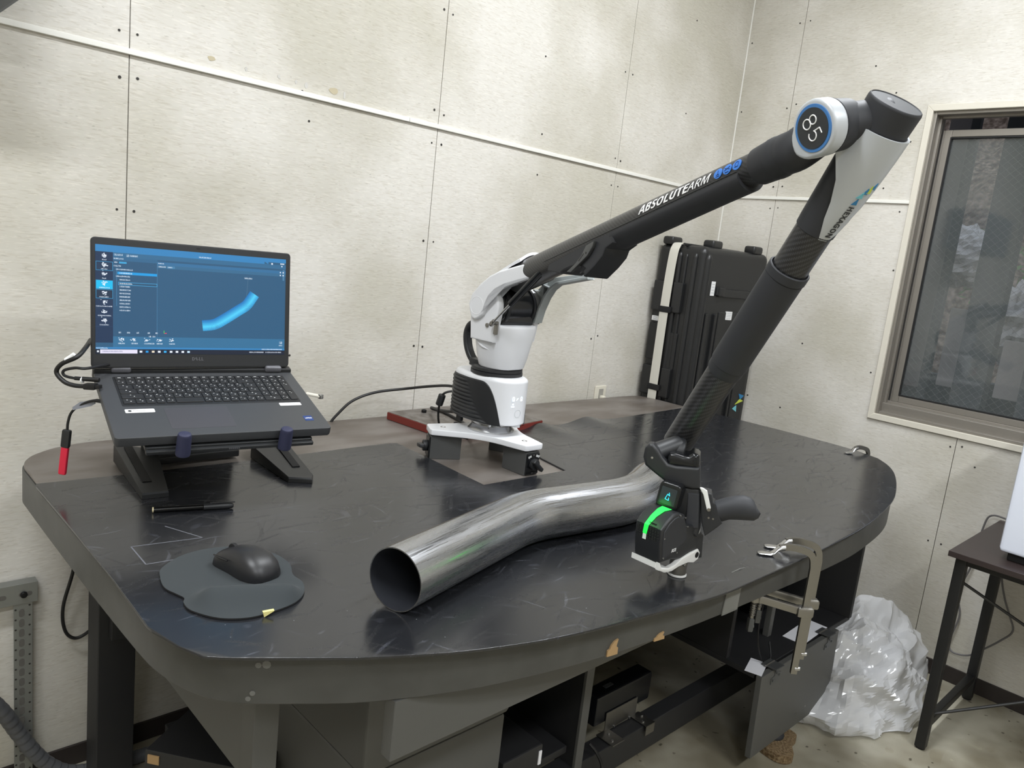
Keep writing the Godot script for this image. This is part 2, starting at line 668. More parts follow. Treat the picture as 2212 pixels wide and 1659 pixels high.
	mat("carbon", Color(1, 1, 1), 0.4, 0.0, {"albedo_texture": weave_image(), "uv1_scale": Vector3.ONE / 0.0105, "clearcoat_enabled": true, "clearcoat": 0.25, "clearcoat_roughness": 0.35})
	mat("steel", Color(0.74, 0.74, 0.74), 0.26, 1.0)
	mat("steel_dull", Color(0.58, 0.57, 0.55), 0.4, 1.0)
	mat("magnet_paint", Color(0.32, 0.325, 0.325), 0.42, 0.3)
	mat("print_white", Color(0.95, 0.95, 0.95), 0.5)
	mat("print_blue", Color(0.22, 0.47, 0.8), 0.45)
	mat("print_navy", Color(0.1, 0.22, 0.45), 0.5)
	mat("print_dark", Color(0.17, 0.18, 0.19), 0.5)
	mat("ring_blue", Color(0.24, 0.46, 0.7), 0.4)
	mat("logo_blue", Color(0.17, 0.47, 0.66), 0.5)
	mat("logo_lime", Color(0.75, 0.8, 0.3), 0.5)
	mat("logo_teal", Color(0.45, 0.74, 0.78), 0.5)
	mat("icon_glow", Color(0.9, 0.95, 1.0), 0.4, 0.0, {"emission_enabled": true, "emission": Color(0.85, 0.95, 1.0), "emission_energy_multiplier": 1.0})
	mat("pipe_steel", Color(0.7, 0.705, 0.72), 0.6, 1.0, {"roughness_texture": brushed_image(), "uv1_scale": Vector3.ONE * 3.1, "metallic_specular": 0.5})
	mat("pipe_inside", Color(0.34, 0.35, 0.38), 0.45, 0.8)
	mat("weld_seam", Color(0.55, 0.5, 0.44), 0.35, 1.0)
	mat("laptop_shell", Color(0.235, 0.24, 0.25), 0.5)
	mat("laptop_dark", Color(0.11, 0.113, 0.12), 0.5)
	mat("key_cap", Color(0.13, 0.132, 0.138), 0.55)
	mat("touchpad", Color(0.255, 0.25, 0.265), 0.45)
	mat("hinge_grey", Color(0.38, 0.38, 0.4), 0.4, 0.2)
	mat("sticker", Color(0.9, 0.9, 0.9), 0.5)
	mat("stand_black", Color(0.13, 0.135, 0.14), 0.42)
	mat("stand_rubber", Color(0.07, 0.07, 0.075), 0.8)
	mat("stopper_blue", Color(0.16, 0.17, 0.27), 0.65)
	mat("tag_red", Color(0.8, 0.13, 0.24), 0.45)
	mat("tag_grey", Color(0.5, 0.51, 0.54), 0.5)
	mat("pad_cloth", Color(0.175, 0.195, 0.205), 0.9, 0.0, {"rim_enabled": true, "rim": 0.25})
	mat("mouse_black", Color(0.12, 0.12, 0.128), 0.42)
	mat("foam_yellow", Color(0.87, 0.83, 0.55), 0.9)
	mat("pen_black", Color(0.035, 0.035, 0.04), 0.2)
	mat("pen_cream", Color(0.85, 0.8, 0.65), 0.5)
	mat("case_black", Color(0.12, 0.122, 0.125), 0.36, 0.0, {"heightmap_enabled": true, "heightmap_texture": blotch(71, 0.2, Color.BLACK, Color.WHITE, 256), "heightmap_scale": 0.02, "uv1_triplanar": true, "uv1_scale": Vector3.ONE * 8.0})
	mat("case_strap", Color(0.8, 0.79, 0.75), 0.6)
	mat("paper", Color(0.93, 0.93, 0.95), 0.8)
	mat("bag_film", Color(0.93, 0.935, 0.95, 0.62), 0.16, 0.0, {"transparency": BaseMaterial3D.TRANSPARENCY_ALPHA, "metallic_specular": 0.8})
	mat("desk_brown", Color(0.2, 0.165, 0.16), 0.38)
	mat("desk_frame", Color(0.1, 0.1, 0.1), 0.45)
	mat("device_white", Color(0.86, 0.88, 0.93), 0.5)
	mat("galvanised", Color(0.6, 0.61, 0.6), 0.42, 0.8)
	mat("slot_hole", Color(0.36, 0.35, 0.33), 0.9)
	mat("spiral_wrap", Color(0.33, 0.335, 0.345), 0.5)
	mat("outlet", Color(0.85, 0.83, 0.77), 0.45)
	mat("socket", Color(0.6, 0.59, 0.56), 0.5)
	mat("ac_grey", Color(0.42, 0.44, 0.47), 0.6)
	mat("led_green", Color(0.2, 0.9, 0.35), 0.4, 0.0, {"emission_enabled": true, "emission": Color(0.05, 0.85, 0.2), "emission_energy_multiplier": 1.3})
	mat("led_off", Color(0.85, 0.88, 0.86), 0.4)
	mat("oled_glow", Color(0.2, 0.8, 0.9), 0.4, 0.0, {"emission_enabled": true, "emission": Color(0.2, 0.8, 0.95), "emission_energy_multiplier": 0.9})
	mat("display_glass", Color(0.17, 0.19, 0.21), 0.15)
	mat("trigger_red", Color(0.75, 0.06, 0.08), 0.4)
	mat("lever_white", Color(0.86, 0.86, 0.85), 0.4)


func board_piece(wall: MeshInstance3D, q: Array, flat_x: bool) -> void:
	# one wall board; q outlines it on the wall (along, up); the seams between boards stay open
	var b := mb()
	var o := PackedVector2Array()
	for p in q:
		o.append(Vector2(p[0], p[1]))
	o = b.offset(o, 0.0012)
	var fr := Transform3D(Basis(Vector3.BACK, Vector3.UP, Vector3.LEFT), Vector3.ZERO) if flat_x else Transform3D(Basis(Vector3.RIGHT, Vector3.UP, Vector3.BACK), Vector3.ZERO)
	if flat_x:
		b.prism(o, fr, 0.0, 0.01, 0.0)
	else:
		b.prism(o, fr, -0.01, 0.0, 0.0)
	part("panel", b, M.wall_board, wall)


func screw_pair(b: MB, at: Vector3, out: Vector3, along: Vector3) -> void:
	for s in [-1, 1]:
		var c: Vector3 = at + along * s * rng.randf_range(0.016, 0.024) + Vector3.UP * rng.randf_range(-0.008, 0.008)
		b.cyl(c - out * 0.003, c + out * 0.0012, rng.randf_range(0.0028, 0.004), 8)


func room() -> void:
	var W := 5.2
	var D := 5.6
	var H := 3.2
	var b := mb()
	b.box2(Vector3(-0.3, -0.12, -0.3), Vector3(W + 0.3, 0, D + 0.3))
	struct("floor", b, M.floor_paint)
	b = mb()
	b.box2(Vector3(-0.12, H, -0.12), Vector3(W + 0.12, H + 0.12, D + 0.12))
	struct("ceiling", b, M.ceiling_paint)
	b = mb()
	b.box2(Vector3(W, 0, -0.12), Vector3(W + 0.12, H, D + 0.12))
	struct("wall_right", b, M.wall_board)
	b = mb()
	b.box2(Vector3(-0.12, 0, D), Vector3(W, H, D + 0.12))
	struct("wall_front", b, M.wall_board)
	# left wall: boards 0.91 wide in two rows, a batten between the rows
	b = mb()
	b.box2(Vector3(-0.12, 0, -0.12), Vector3(-0.0102, H, D))
	var wl := struct("wall_left", b, M.wall_core)
	var zs := [0.0, 0.812, 1.71, 2.621, 3.53, 4.44, D]
	for i in 6:
		board_piece(wl, [[zs[i], 0.0], [zs[i + 1], 0.0], [zs[i + 1], 1.818], [zs[i], 1.818]], true)
		board_piece(wl, [[zs[i], 1.818], [zs[i + 1], 1.818], [zs[i + 1], H], [zs[i], H]], true)
	var sc := mb()
	for i in range(1, 5):
		for y in [0.1, 0.45, 0.8, 1.15, 1.47, 1.765, 1.86, 2.17, 2.5, 2.9]:
			screw_pair(sc, Vector3(0, y + rng.randf_range(-0.03, 0.03) * float(y < 1.7 or y > 1.9), zs[i]), Vector3.RIGHT, Vector3.BACK)
	for i in 5:
		for y in [0.5, 1.1, 1.72, 1.85, 2.15, 2.45]:
			var c := Vector3(0, y + rng.randf_range(-0.04, 0.04), (zs[i] + zs[i + 1]) / 2 + rng.randf_range(-0.02, 0.02))
			sc.cyl(c - Vector3(0.003, 0, 0), c + Vector3(0.0012, 0, 0), 0.0032, 8)
	stuff(part("screw", sc, M.screw, wl))
	# chips where the paper skin is torn above the batten
	for k in [[2.43, 1.85, 0.022, 0.012], [2.34, 1.845, 0.008, 0.012], [2.25, 1.848, 0.009, 0.01], [2.2, 1.845, 0.007, 0.012], [2.17, 1.842, 0.012, 0.018], [2.085, 1.846, 0.03, 0.021], [2.05, 1.842, 0.008, 0.02], [2.755, 0.66, 0.006, 0.045], [2.745, 0.606, 0.011, 0.003]]:
		var ch := mb()
		var q := PackedVector2Array()
		for i in 11:
			var a := TAU * i / 11
			var r := rng.randf_range(0.75, 1.1)
			q.append(Vector2(k[0] + cos(a) * k[2] * r * 0.5, k[1] + sin(a) * k[3] * r * 0.5))
		ch.prism(q, Transform3D(Basis(Vector3.BACK, Vector3.UP, Vector3.LEFT), Vector3.ZERO), -0.0008, 0.002)
		part("torn_patch", ch, M.bare_core if k[2] > 0.02 else M.scuffed_paint, wl)
	# back wall with the window opening
	var x0 := 0.852
	var x1 := 1.96
	var y0 := 0.965
	var y1 := 2.165
	b = mb()
	b.box2(Vector3(-0.12, 0, -0.12), Vector3(x0, H, -0.0102))
	b.box2(Vector3(x1, 0, -0.12), Vector3(W, H, -0.0102))
	b.box2(Vector3(x0, 0, -0.12), Vector3(x1, y0, -0.0102))
	b.box2(Vector3(x0, y1, -0.12), Vector3(x1, H, -0.0102))
	var wb := struct("wall_back", b, M.wall_core)
	board_piece(wb, [[0.0, 0.0], [0.262, 0.0], [0.262, 1.818], [0.0, 1.818]], false)
	board_piece(wb, [[0.0, 1.818], [0.262, 1.818], [0.262, H], [0.0, H]], false)
	board_piece(wb, [[0.262, 0.0], [1.172, 0.0], [1.172, y0], [x0, y0], [x0, 1.818], [0.262, 1.818]], false)
	board_piece(wb, [[0.262, 1.818], [x0, 1.818], [x0, y1], [1.172, y1], [1.172, H], [0.262, H]], false)
	board_piece(wb, [[1.172, 0.0], [2.08, 0.0], [2.08, 1.818], [x1, 1.818], [x1, y0], [1.172, y0]], false)
	board_piece(wb, [[1.172, y1], [x1, y1], [x1, 1.818], [2.08, 1.818], [2.08, H], [1.172, H]], false)
	for i in 4:
		var a := 2.08 + i * 0.78
		board_piece(wb, [[a, 0.0], [a + 0.78, 0.0], [a + 0.78, 1.818], [a, 1.818]], false)
		board_piece(wb, [[a, 1.818], [a + 0.78, 1.818], [a + 0.78, H], [a, H]], false)
	sc = mb()
	for x in [0.262, 1.172]:
		for y in [0.12, 0.5, 0.9, 1.3, 1.775, 1.865, 2.2, 2.55]:
			if x < 1.0 or y < 0.93 or y > 2.2:
				screw_pair(sc, Vector3(x, y + rng.randf_range(-0.03, 0.03) * float(absf(y - 1.82) > 0.1), 0), Vector3.BACK, Vector3.RIGHT)
	for p in [[0.02, 1.86], [0.02, 2.2], [0.55, 1.775], [0.56, 1.86], [0.72, 1.87], [0.8, 1.78], [0.79, 2.05], [0.7, 2.24], [0.6, 2.35], [0.82, 1.55], [0.5, 1.2], [0.81, 1.13], [0.02, 1.5], [1.25, 0.85], [0.45, 0.9], [0.02, 2.5]]:
		sc.cyl(Vector3(p[0], p[1], -0.003), Vector3(p[0], p[1], 0.0012), 0.0034, 8)
	stuff(part("screw", sc, M.screw, wb))
	# battens
	b = mb()
	b.box2(Vector3(0, 1.8115, 1.825), Vector3(0.0085, 1.8245, D), 0.0015)
	b.box2(Vector3(0, 1.8115, 0.0085), Vector3(0.0085, 1.8245, 1.824), 0.0015)
	struct("trim_1", b, M.rail)
	b = mb()
	b.box2(Vector3(0.0, 1.8115, 0), Vector3(0.8335, 1.8245, 0.0085), 0.0015)
	struct("trim_2", b, M.rail)
	b = mb()
	b.box2(Vector3(0, 0.3, 0), Vector3(0.006, H, 0.006), 0.002)
	struct("trim_3", b, M.rail)
	b = mb()
	b.box2(Vector3(0, 0, 0), Vector3(0.008, 0.058, D), 0.002)
	struct("baseboard_left", b, M.baseboard)
	b = mb()
	b.box2(Vector3(0.008, 0, 0), Vector3(W, 0.062, 0.009), 0.002)
	struct("baseboard_back", b, M.baseboard)
	window_unit(x0, x1, y0, y1)
	# socket low on the left wall, its plug just above the bench edge
	var so := thing("wall_socket", "ivory wall socket plate just above the bench edge beside the black case", "socket", Vector3(0, 0.902, 0.735))
	var k := MB.new()
	k.box(Vector3(0.004, 0, 0), Vector3(0.008, 0.075, 0.07), 0.003)
	part("plate", k, M.outlet, so)
	k = MB.new()
	k.box(Vector3(0.009, 0, 0), Vector3(0.004, 0.05, 0.026), 0.001)
	part("socket_insert", k, M.socket, so)
	k = MB.new()
	k.box(Vector3(0.02, -0.012, -0.002), Vector3(0.022, 0.018, 0.02), 0.004)
	part("plug", k, M.outlet, so)


func ring_frame(b: MB, x0: float, x1: float, y0: float, y1: float, w: float, z0: float, z1: float, r := 0.002) -> void:
	b.box2(Vector3(x0, y0, z0), Vector3(x0 + w, y1, z1), r)
	b.box2(Vector3(x1 - w, y0, z0), Vector3(x1, y1, z1), r)
	b.box2(Vector3(x0 + w, y0, z0), Vector3(x1 - w, y0 + w, z1), r)
	b.box2(Vector3(x0 + w, y1 - w, z0), Vector3(x1 - w, y1, z1), r)


func window_unit(x0: float, x1: float, y0: float, y1: float) -> void:
	var w := Node3D.new()
	w.name = "window_1"
	w.set_meta("kind", "structure")
	add_child(w)
	w.position = Vector3(x0, y0, 0)
	# mitred wooden casing
	var n := 0.0195
	var corners := [Vector2(x0 - n, y0 - n), Vector2(x1 + n, y0 - n), Vector2(x1 + n, y1 + n), Vector2(x0 - n, y1 + n)]
	var inner := [Vector2(x0 + 0.004, y0 + 0.004), Vector2(x1 - 0.004, y0 + 0.004), Vector2(x1 - 0.004, y1 - 0.004), Vector2(x0 + 0.004, y1 - 0.004)]
	for i in 4:
		var b := mb(w)
		var j := (i + 1) % 4
		b.prism(PackedVector2Array([corners[i], corners[j], inner[j], inner[i]]), Transform3D(Basis.IDENTITY, Vector3.ZERO), -0.02, 0.011, 0.0012, 1)
		part("casing", b, M.casing, w)
	var f := mb(w)
	ring_frame(f, x0 + 0.004, x1 - 0.004, y0 + 0.004, y1 - 0.004, 0.012, -0.04, -0.002)
	ring_frame(f, x0 + 0.004, x1 - 0.004, y0 + 0.004, y1 - 0.004, 0.02, -0.062, -0.04)
	ring_frame(f, x0 + 0.004, x1 - 0.004, y0 + 0.004, y1 - 0.004, 0.008, -0.118, -0.062)
	part("frame", f, M.window_metal, w)
	f = mb(w)
	f.box2(Vector3(x0 + 0.012, y0 + 0.012, -0.07), Vector3(x1 - 0.012, y0 + 0.05, -0.03), 0.003)
	f.box2(Vector3(x0 + 0.012, y0 + 0.03, -0.078), Vector3(x1 - 0.012, y0 + 0.058, -0.062), 0.002)
	part("sill_rail", f, M.window_metal, w)
	# sash with wired glass
	var gx0 := x0 + 0.06
	var gx1 := x1 - 0.06
	var gy0 := y0 + 0.088
	var gy1 := y1 - 0.092
	f = mb(w)
	ring_frame(f, gx0 - 0.026, gx1 + 0.026, gy0 - 0.03, gy1 + 0.03, 0.026, -0.094, -0.068)
	f.box2(Vector3(gx0 - 0.034, gy0 - 0.03, -0.09), Vector3(gx0 - 0.026, gy1 + 0.03, -0.075))
	var sash := part("sash", f, M.window_metal, w)
	f = mb(w)
	ring_frame(f, gx0 - 0.003, gx1 + 0.003, gy0 - 0.003, gy1 + 0.003, 0.005, -0.088, -0.067, 0.0)
	part("gasket", f, M.gasket, sash)
	f = mb(w)
	f.box2(Vector3(gx0, gy0, -0.0835), Vector3(gx1, gy1, -0.0775))
	part("pane", f, M.pane, sash)
	f = mb(w)
	var size := Vector2(gx1 - gx0, gy1 - gy0)
	for s in [-1, 1]:
		for i in range(-70, 140):
			var c := i * 0.0215 / 0.75
			# clip the slanted wire to the pane
			var pts := []
			for t in [0.0, 1.0]:
				var x: float = t * size.x
				pts.append(Vector2(x, c + s * x * 0.9))
			var lo := 0.0
			var hi := 1.0
			var dy: float = pts[1].y - pts[0].y
			var ta: float = (0.0 - pts[0].y) / dy
			var tb: float = (size.y - pts[0].y) / dy
			lo = maxf(lo, minf(ta, tb))
			hi = minf(hi, maxf(ta, tb))
			if hi - lo > 0.01:
				var a: Vector2 = pts[0].lerp(pts[1], lo)
				var d: Vector2 = pts[0].lerp(pts[1], hi)
				f.cyl(Vector3(gx0 + a.x, gy0 + a.y, -0.0805), Vector3(gx0 + d.x, gy0 + d.y, -0.0805), 0.00035, 4)
	stuff(part("wire_mesh", f, M.wire, sash))


func outdoors() -> void:
	# what stands in the yard behind the wired glass
	var b := mb()
	b.box2(Vector3(-6, -0.6, -14), Vector3(8, -0.12, -0.4))
	struct("ground_outside", b, M.outdoor_dark)
	b = mb()
	b.sheet(50, 24, func(u, v):
		var x: float = lerpf(-6, 8, u)
		var z: float = lerpf(-3.0, -9.0, v)
		return Vector3(x, -0.2 + v * 5.2 + 0.22 * sin(x * 5.1 + v * 9.0) * sin(v * 17.0 + x), z))
	struct("hill_slope", b, M.outdoor_soil)
	for p in [[0.735, 0.775, -0.82, 0.04, "slim dark post outside the window, left of the wide one"], [0.885, 1.022, -0.82, 0.1, "wide dark post outside the middle of the window pane"], [1.16, 1.4, -0.82, 0.1, "dark post at the right side outside the window"]]:
		b = mb()
		b.box2(Vector3(p[0], -0.12, p[2] - p[3]), Vector3(p[1], 3.4, p[2]), 0.006)
		solo("outdoor_post", b, M.outdoor_dark, p[4], "post")
	for p in [[0.60, 0.735, -0.95, 1.0, 2.9, "pale hanging board outside beside the slim post"], [0.775, 0.888, -0.95, 1.03, 1.42, "pale board outside between the slim and the wide post"], [1.03, 1.16, -0.95, 1.02, 1.3, "pale board outside right of the wide post"]]:
		b = mb()
		b.box2(Vector3(p[0], p[3], p[2] - 0.02), Vector3(p[1], p[4], p[2]), 0.004)
		solo("outdoor_board", b, M.outdoor_pale, p[5], "board")
	b = mb()
	b.box2(Vector3(-1.5, -0.12, -1.4), Vector3(3.2, 1.05, -1.3))
	struct("wall_low_outside", b, M.outdoor_dark)
	for p in [[0.3, 1.75, -2.6, 0.2, 0.2, "crumpled clear plastic bundle seen between the outdoor posts"], [0.86, 1.35, -1.9, 0.13, 0.25, "crumpled clear plastic bundle seen right of the wide outdoor post"], [-0.35, 1.3, -2.6, 0.25, 0.25, "clear plastic bundle beyond the pale hanging board outside"]]:
		var n := noise(int(p[0] * 100), 5.0, 4)
		b = mb()
		b.crease = 0.95
		b.sheet(40, 30, func(u, v):
			var d := Vector3(cos(TAU * u) * sin(PI * v), cos(PI * v), sin(TAU * u) * sin(PI * v))
			return Vector3(p[0], p[1], p[2]) + d * Vector3(p[3], p[4], 0.3) * (1.0 + 0.25 * n.get_noise_3dv(d * 0.5)))
		solo("plastic_bundle", b, M.outdoor_film, p[5], "bundle")
	var t := thing("shrub", "small green shrub behind the plastic bundles outside", "shrub", Vector3(0.75, 0.9, -2.8))
	b = MB.new()
	for i in 420:
		var c := Vector3(rng.randfn(0, 0.22), 0.8 + rng.randfn(0, 0.26), rng.randfn(0, 0.15))
		var d := Vector3(rng.randfn(0, 1), rng.randfn(0, 1), rng.randfn(0, 1)).normalized()
		var e := d.cross(Vector3(rng.randf(), 1, rng.randf())).normalized()
		b.quad(c - d * 0.035, c + e * 0.014, c + d * 0.035, c - e * 0.014)
	stuff(part("leaves", b, M.leaf, t))
	b = MB.new()
	for i in 5:
		b.cyl(Vector3(0, -1.0, 0), Vector3(rng.randfn(0, 0.12), 0.9, rng.randfn(0, 0.1)), 0.012, 6, 0, 0.004)
	part("stem", b, M.dirty_wood, t)


func bench_outline() -> PackedVector2Array:
	# the top seen from above (x, z): straight at the wall and at the left end, bowed at the front
	return MB.curve2([[0.034, 2.3], [0.036, 2.62], [0.041, 2.72], [0.061, 2.782], [0.085, 2.817], [0.12, 2.85], [0.172, 2.871], [0.26, 2.874], [0.6, 2.873], [0.9, 2.868], [0.99, 2.86], [1.055, 2.84], [1.105, 2.805], [1.154, 2.737], [1.206, 2.65], [1.258, 2.52], [1.293, 2.38], [1.318, 2.22], [1.336, 2.0], [1.346, 1.7], [1.35, 1.45], [1.343, 1.28], [1.315, 1.06], [1.268, 0.89], [1.2, 0.72], [1.145, 0.615], [1.083, 0.545], [0.99, 0.502], [0.9, 0.487], [0.7, 0.483], [0.45, 0.487], [0.25, 0.492], [0.13, 0.497], [0.06, 0.52], [0.036, 0.585], [0.034, 0.9], [0.033, 1.6]], 5)


func bench() -> void:
	var t := thing("workbench", "long black workbench with rounded corners and a bowed front against the panelled wall", "workbench", Vector3(0.7, 0, 1.7))
	var b := mb(t)
	b.slab(bench_outline(), 0.812, 0.886, 0.002, 1)
	var ap := part("apron", b, M.apron, t)
	b = mb(t)
	b.slab(b.offset(bench_outline(), 0.003), 0.886, 0.895, 0.003, 2)
	part("table_top", b, M.top_steel, t)
	# worn bright edge band
	# knocks that show the board under the paint
	for k in [[1.317, 0.826, 2.243, 0.024, 0.024], [1.329, 0.818, 2.125, 0.026, 0.012]]:
		b = mb(t)
		var q := PackedVector2Array()
		for p in [[-0.5, -0.55], [0.5, -0.55], [0.48, -0.05], [0.3, 0.1], [0.42, 0.62], [0.05, 0.5], [-0.2, 0.25], [-0.3, 0.0], [-0.5, -0.1]]:
			q.append(Vector2(p[0] * k[3], p[1] * k[4]))
		var nrm := Vector3(1, 0, 0.14).normalized()
		b.prism(q, Transform3D(Basis(nrm.cross(Vector3.UP) * -1.0, Vector3.UP, nrm), Vector3(k[0], k[1], k[2])), -0.006, 0.0012, 0.0)
		part("bare_chip", b, M.raw_wood, ap)
	for k in [[1.124, 0.872, 2.781, 0.008], [1.13, 0.873, 2.772, 0.011], [1.121, 0.83, 2.786, 0.007], [1.117, 0.821, 2.79, 0.007]]:
		b = mb(t)
		var nn := Vector3(0.8, 0, 0.6)
		b.cyl(Vector3(k[0], k[1], k[2]) - nn * 0.012, Vector3(k[0], k[1], k[2]) + nn * 0.001, k[3] * 0.55, 9)
		part("worn_spot", b, M.apron_edge, ap)
	b = mb(t)
	var nt := Vector3(1, 0, 0.03).normalized()
	b.prism(PackedVector2Array([Vector2(-0.03, -0.076), Vector2(0.024, -0.076), Vector2(0.028, 0.012), Vector2(0.01, 0.014), Vector2(-0.02, 0.012)]), Transform3D(Basis(nt.cross(Vector3.UP) * -1.0, Vector3.UP, nt), Vector3(1.3425, 0.888, 1.905)), -0.001, 0.0008)
	part("tape_strip", b, M.tape, ap, "strip of clear tape over the front edge")
	rubber_mat()


func rubber_mat() -> void:
	var q := PackedVector2Array()
	var edge := MB.curve2([[1.085, 0.53], [1.148, 0.604], [1.203, 0.702], [1.263, 0.853], [1.316, 1.024], [1.352, 1.225], [1.372, 1.394], [1.38, 1.561], [1.384, 1.676], [1.386, 1.901], [1.384, 2.043], [1.366, 2.18], [1.346, 2.322], [1.329, 2.41], [1.307, 2.485], [1.283, 2.553], [1.255, 2.614], [1.226, 2.671], [1.208, 2.702], [1.144, 2.804], [1.11, 2.851]], 4, false)
	q.append(Vector2(0.303, 0.56))
	q.append(Vector2(0.34, 0.508))
	for p in [[0.536, 0.497], [0.718, 0.487], [0.907, 0.489], [0.994, 0.497]]:
		q.append(Vector2(p[0], p[1]))
	q.append_array(edge)
	for p in [[1.068, 2.868], [1.012, 2.882], [0.997, 2.884], [0.842, 2.88], [0.64, 2.879], [0.345, 2.881], [0.329, 2.878], [0.335, 2.723], [0.337, 2.4], [0.325, 2.03], [0.335, 2.006], [0.472, 2.009], [0.722, 2.022], [0.723, 1.73], [0.612, 1.709], [0.404, 1.639], [0.336, 1.525], [0.348, 1.4], [0.352, 1.25], [0.335, 1.0]]:
		q.append(Vector2(p[0], p[1]))
	var b := mb()
	b.slab(q, 0.8952, 0.9, 0.0008, 1)
	# two waves along the loose back edge
	for w in [[1.44, 0.1, 0.014], [1.21, 0.14, 0.018]]:
		b.crease = 0.6
		b.sheet(28, 10, func(u, v):
			var z: float = w[0] + (u - 0.5) * w[1] * 2.4
			var s: float = exp(-pow((z - w[0]) / (w[1] * 0.5), 2.0))
			return Vector3(0.338 + v * 0.2, 0.9002 + w[2] * s * pow(1.0 - v, 1.6), z))
		b.sheet(28, 1, func(u, v):
			var z: float = w[0] + (u - 0.5) * w[1] * 2.4
			var s: float = exp(-pow((z - w[0]) / (w[1] * 0.5), 2.0))
			return Vector3(0.338, 0.9002 + w[2] * s - v * 0.005, z))
	solo("rubber_mat", b, M.rubber, "thin black rubber mat with scuffs covering most of the workbench top", "mat")
	# chalk marks left on the mat near the mouse pad
	b = mb()
	for s in [[0.72, 2.82, 0.735, 2.705], [0.735, 2.705, 0.655, 2.742], [0.72, 2.82, 0.80, 2.822], [0.80, 2.822, 0.803, 2.77]]:
		var a := Vector3(s[0], 0.9, s[1])
		var d := Vector3(s[2], 0.9, s[3])
		b.bar(a, d, 0.0022, 0.0004)
	var ch := mat("chalk", Color(0.36, 0.365, 0.39), 0.9)
	solo("chalk_mark", b, ch, "faint chalk lines drawn on the mat left of the mouse pad", "chalk mark")


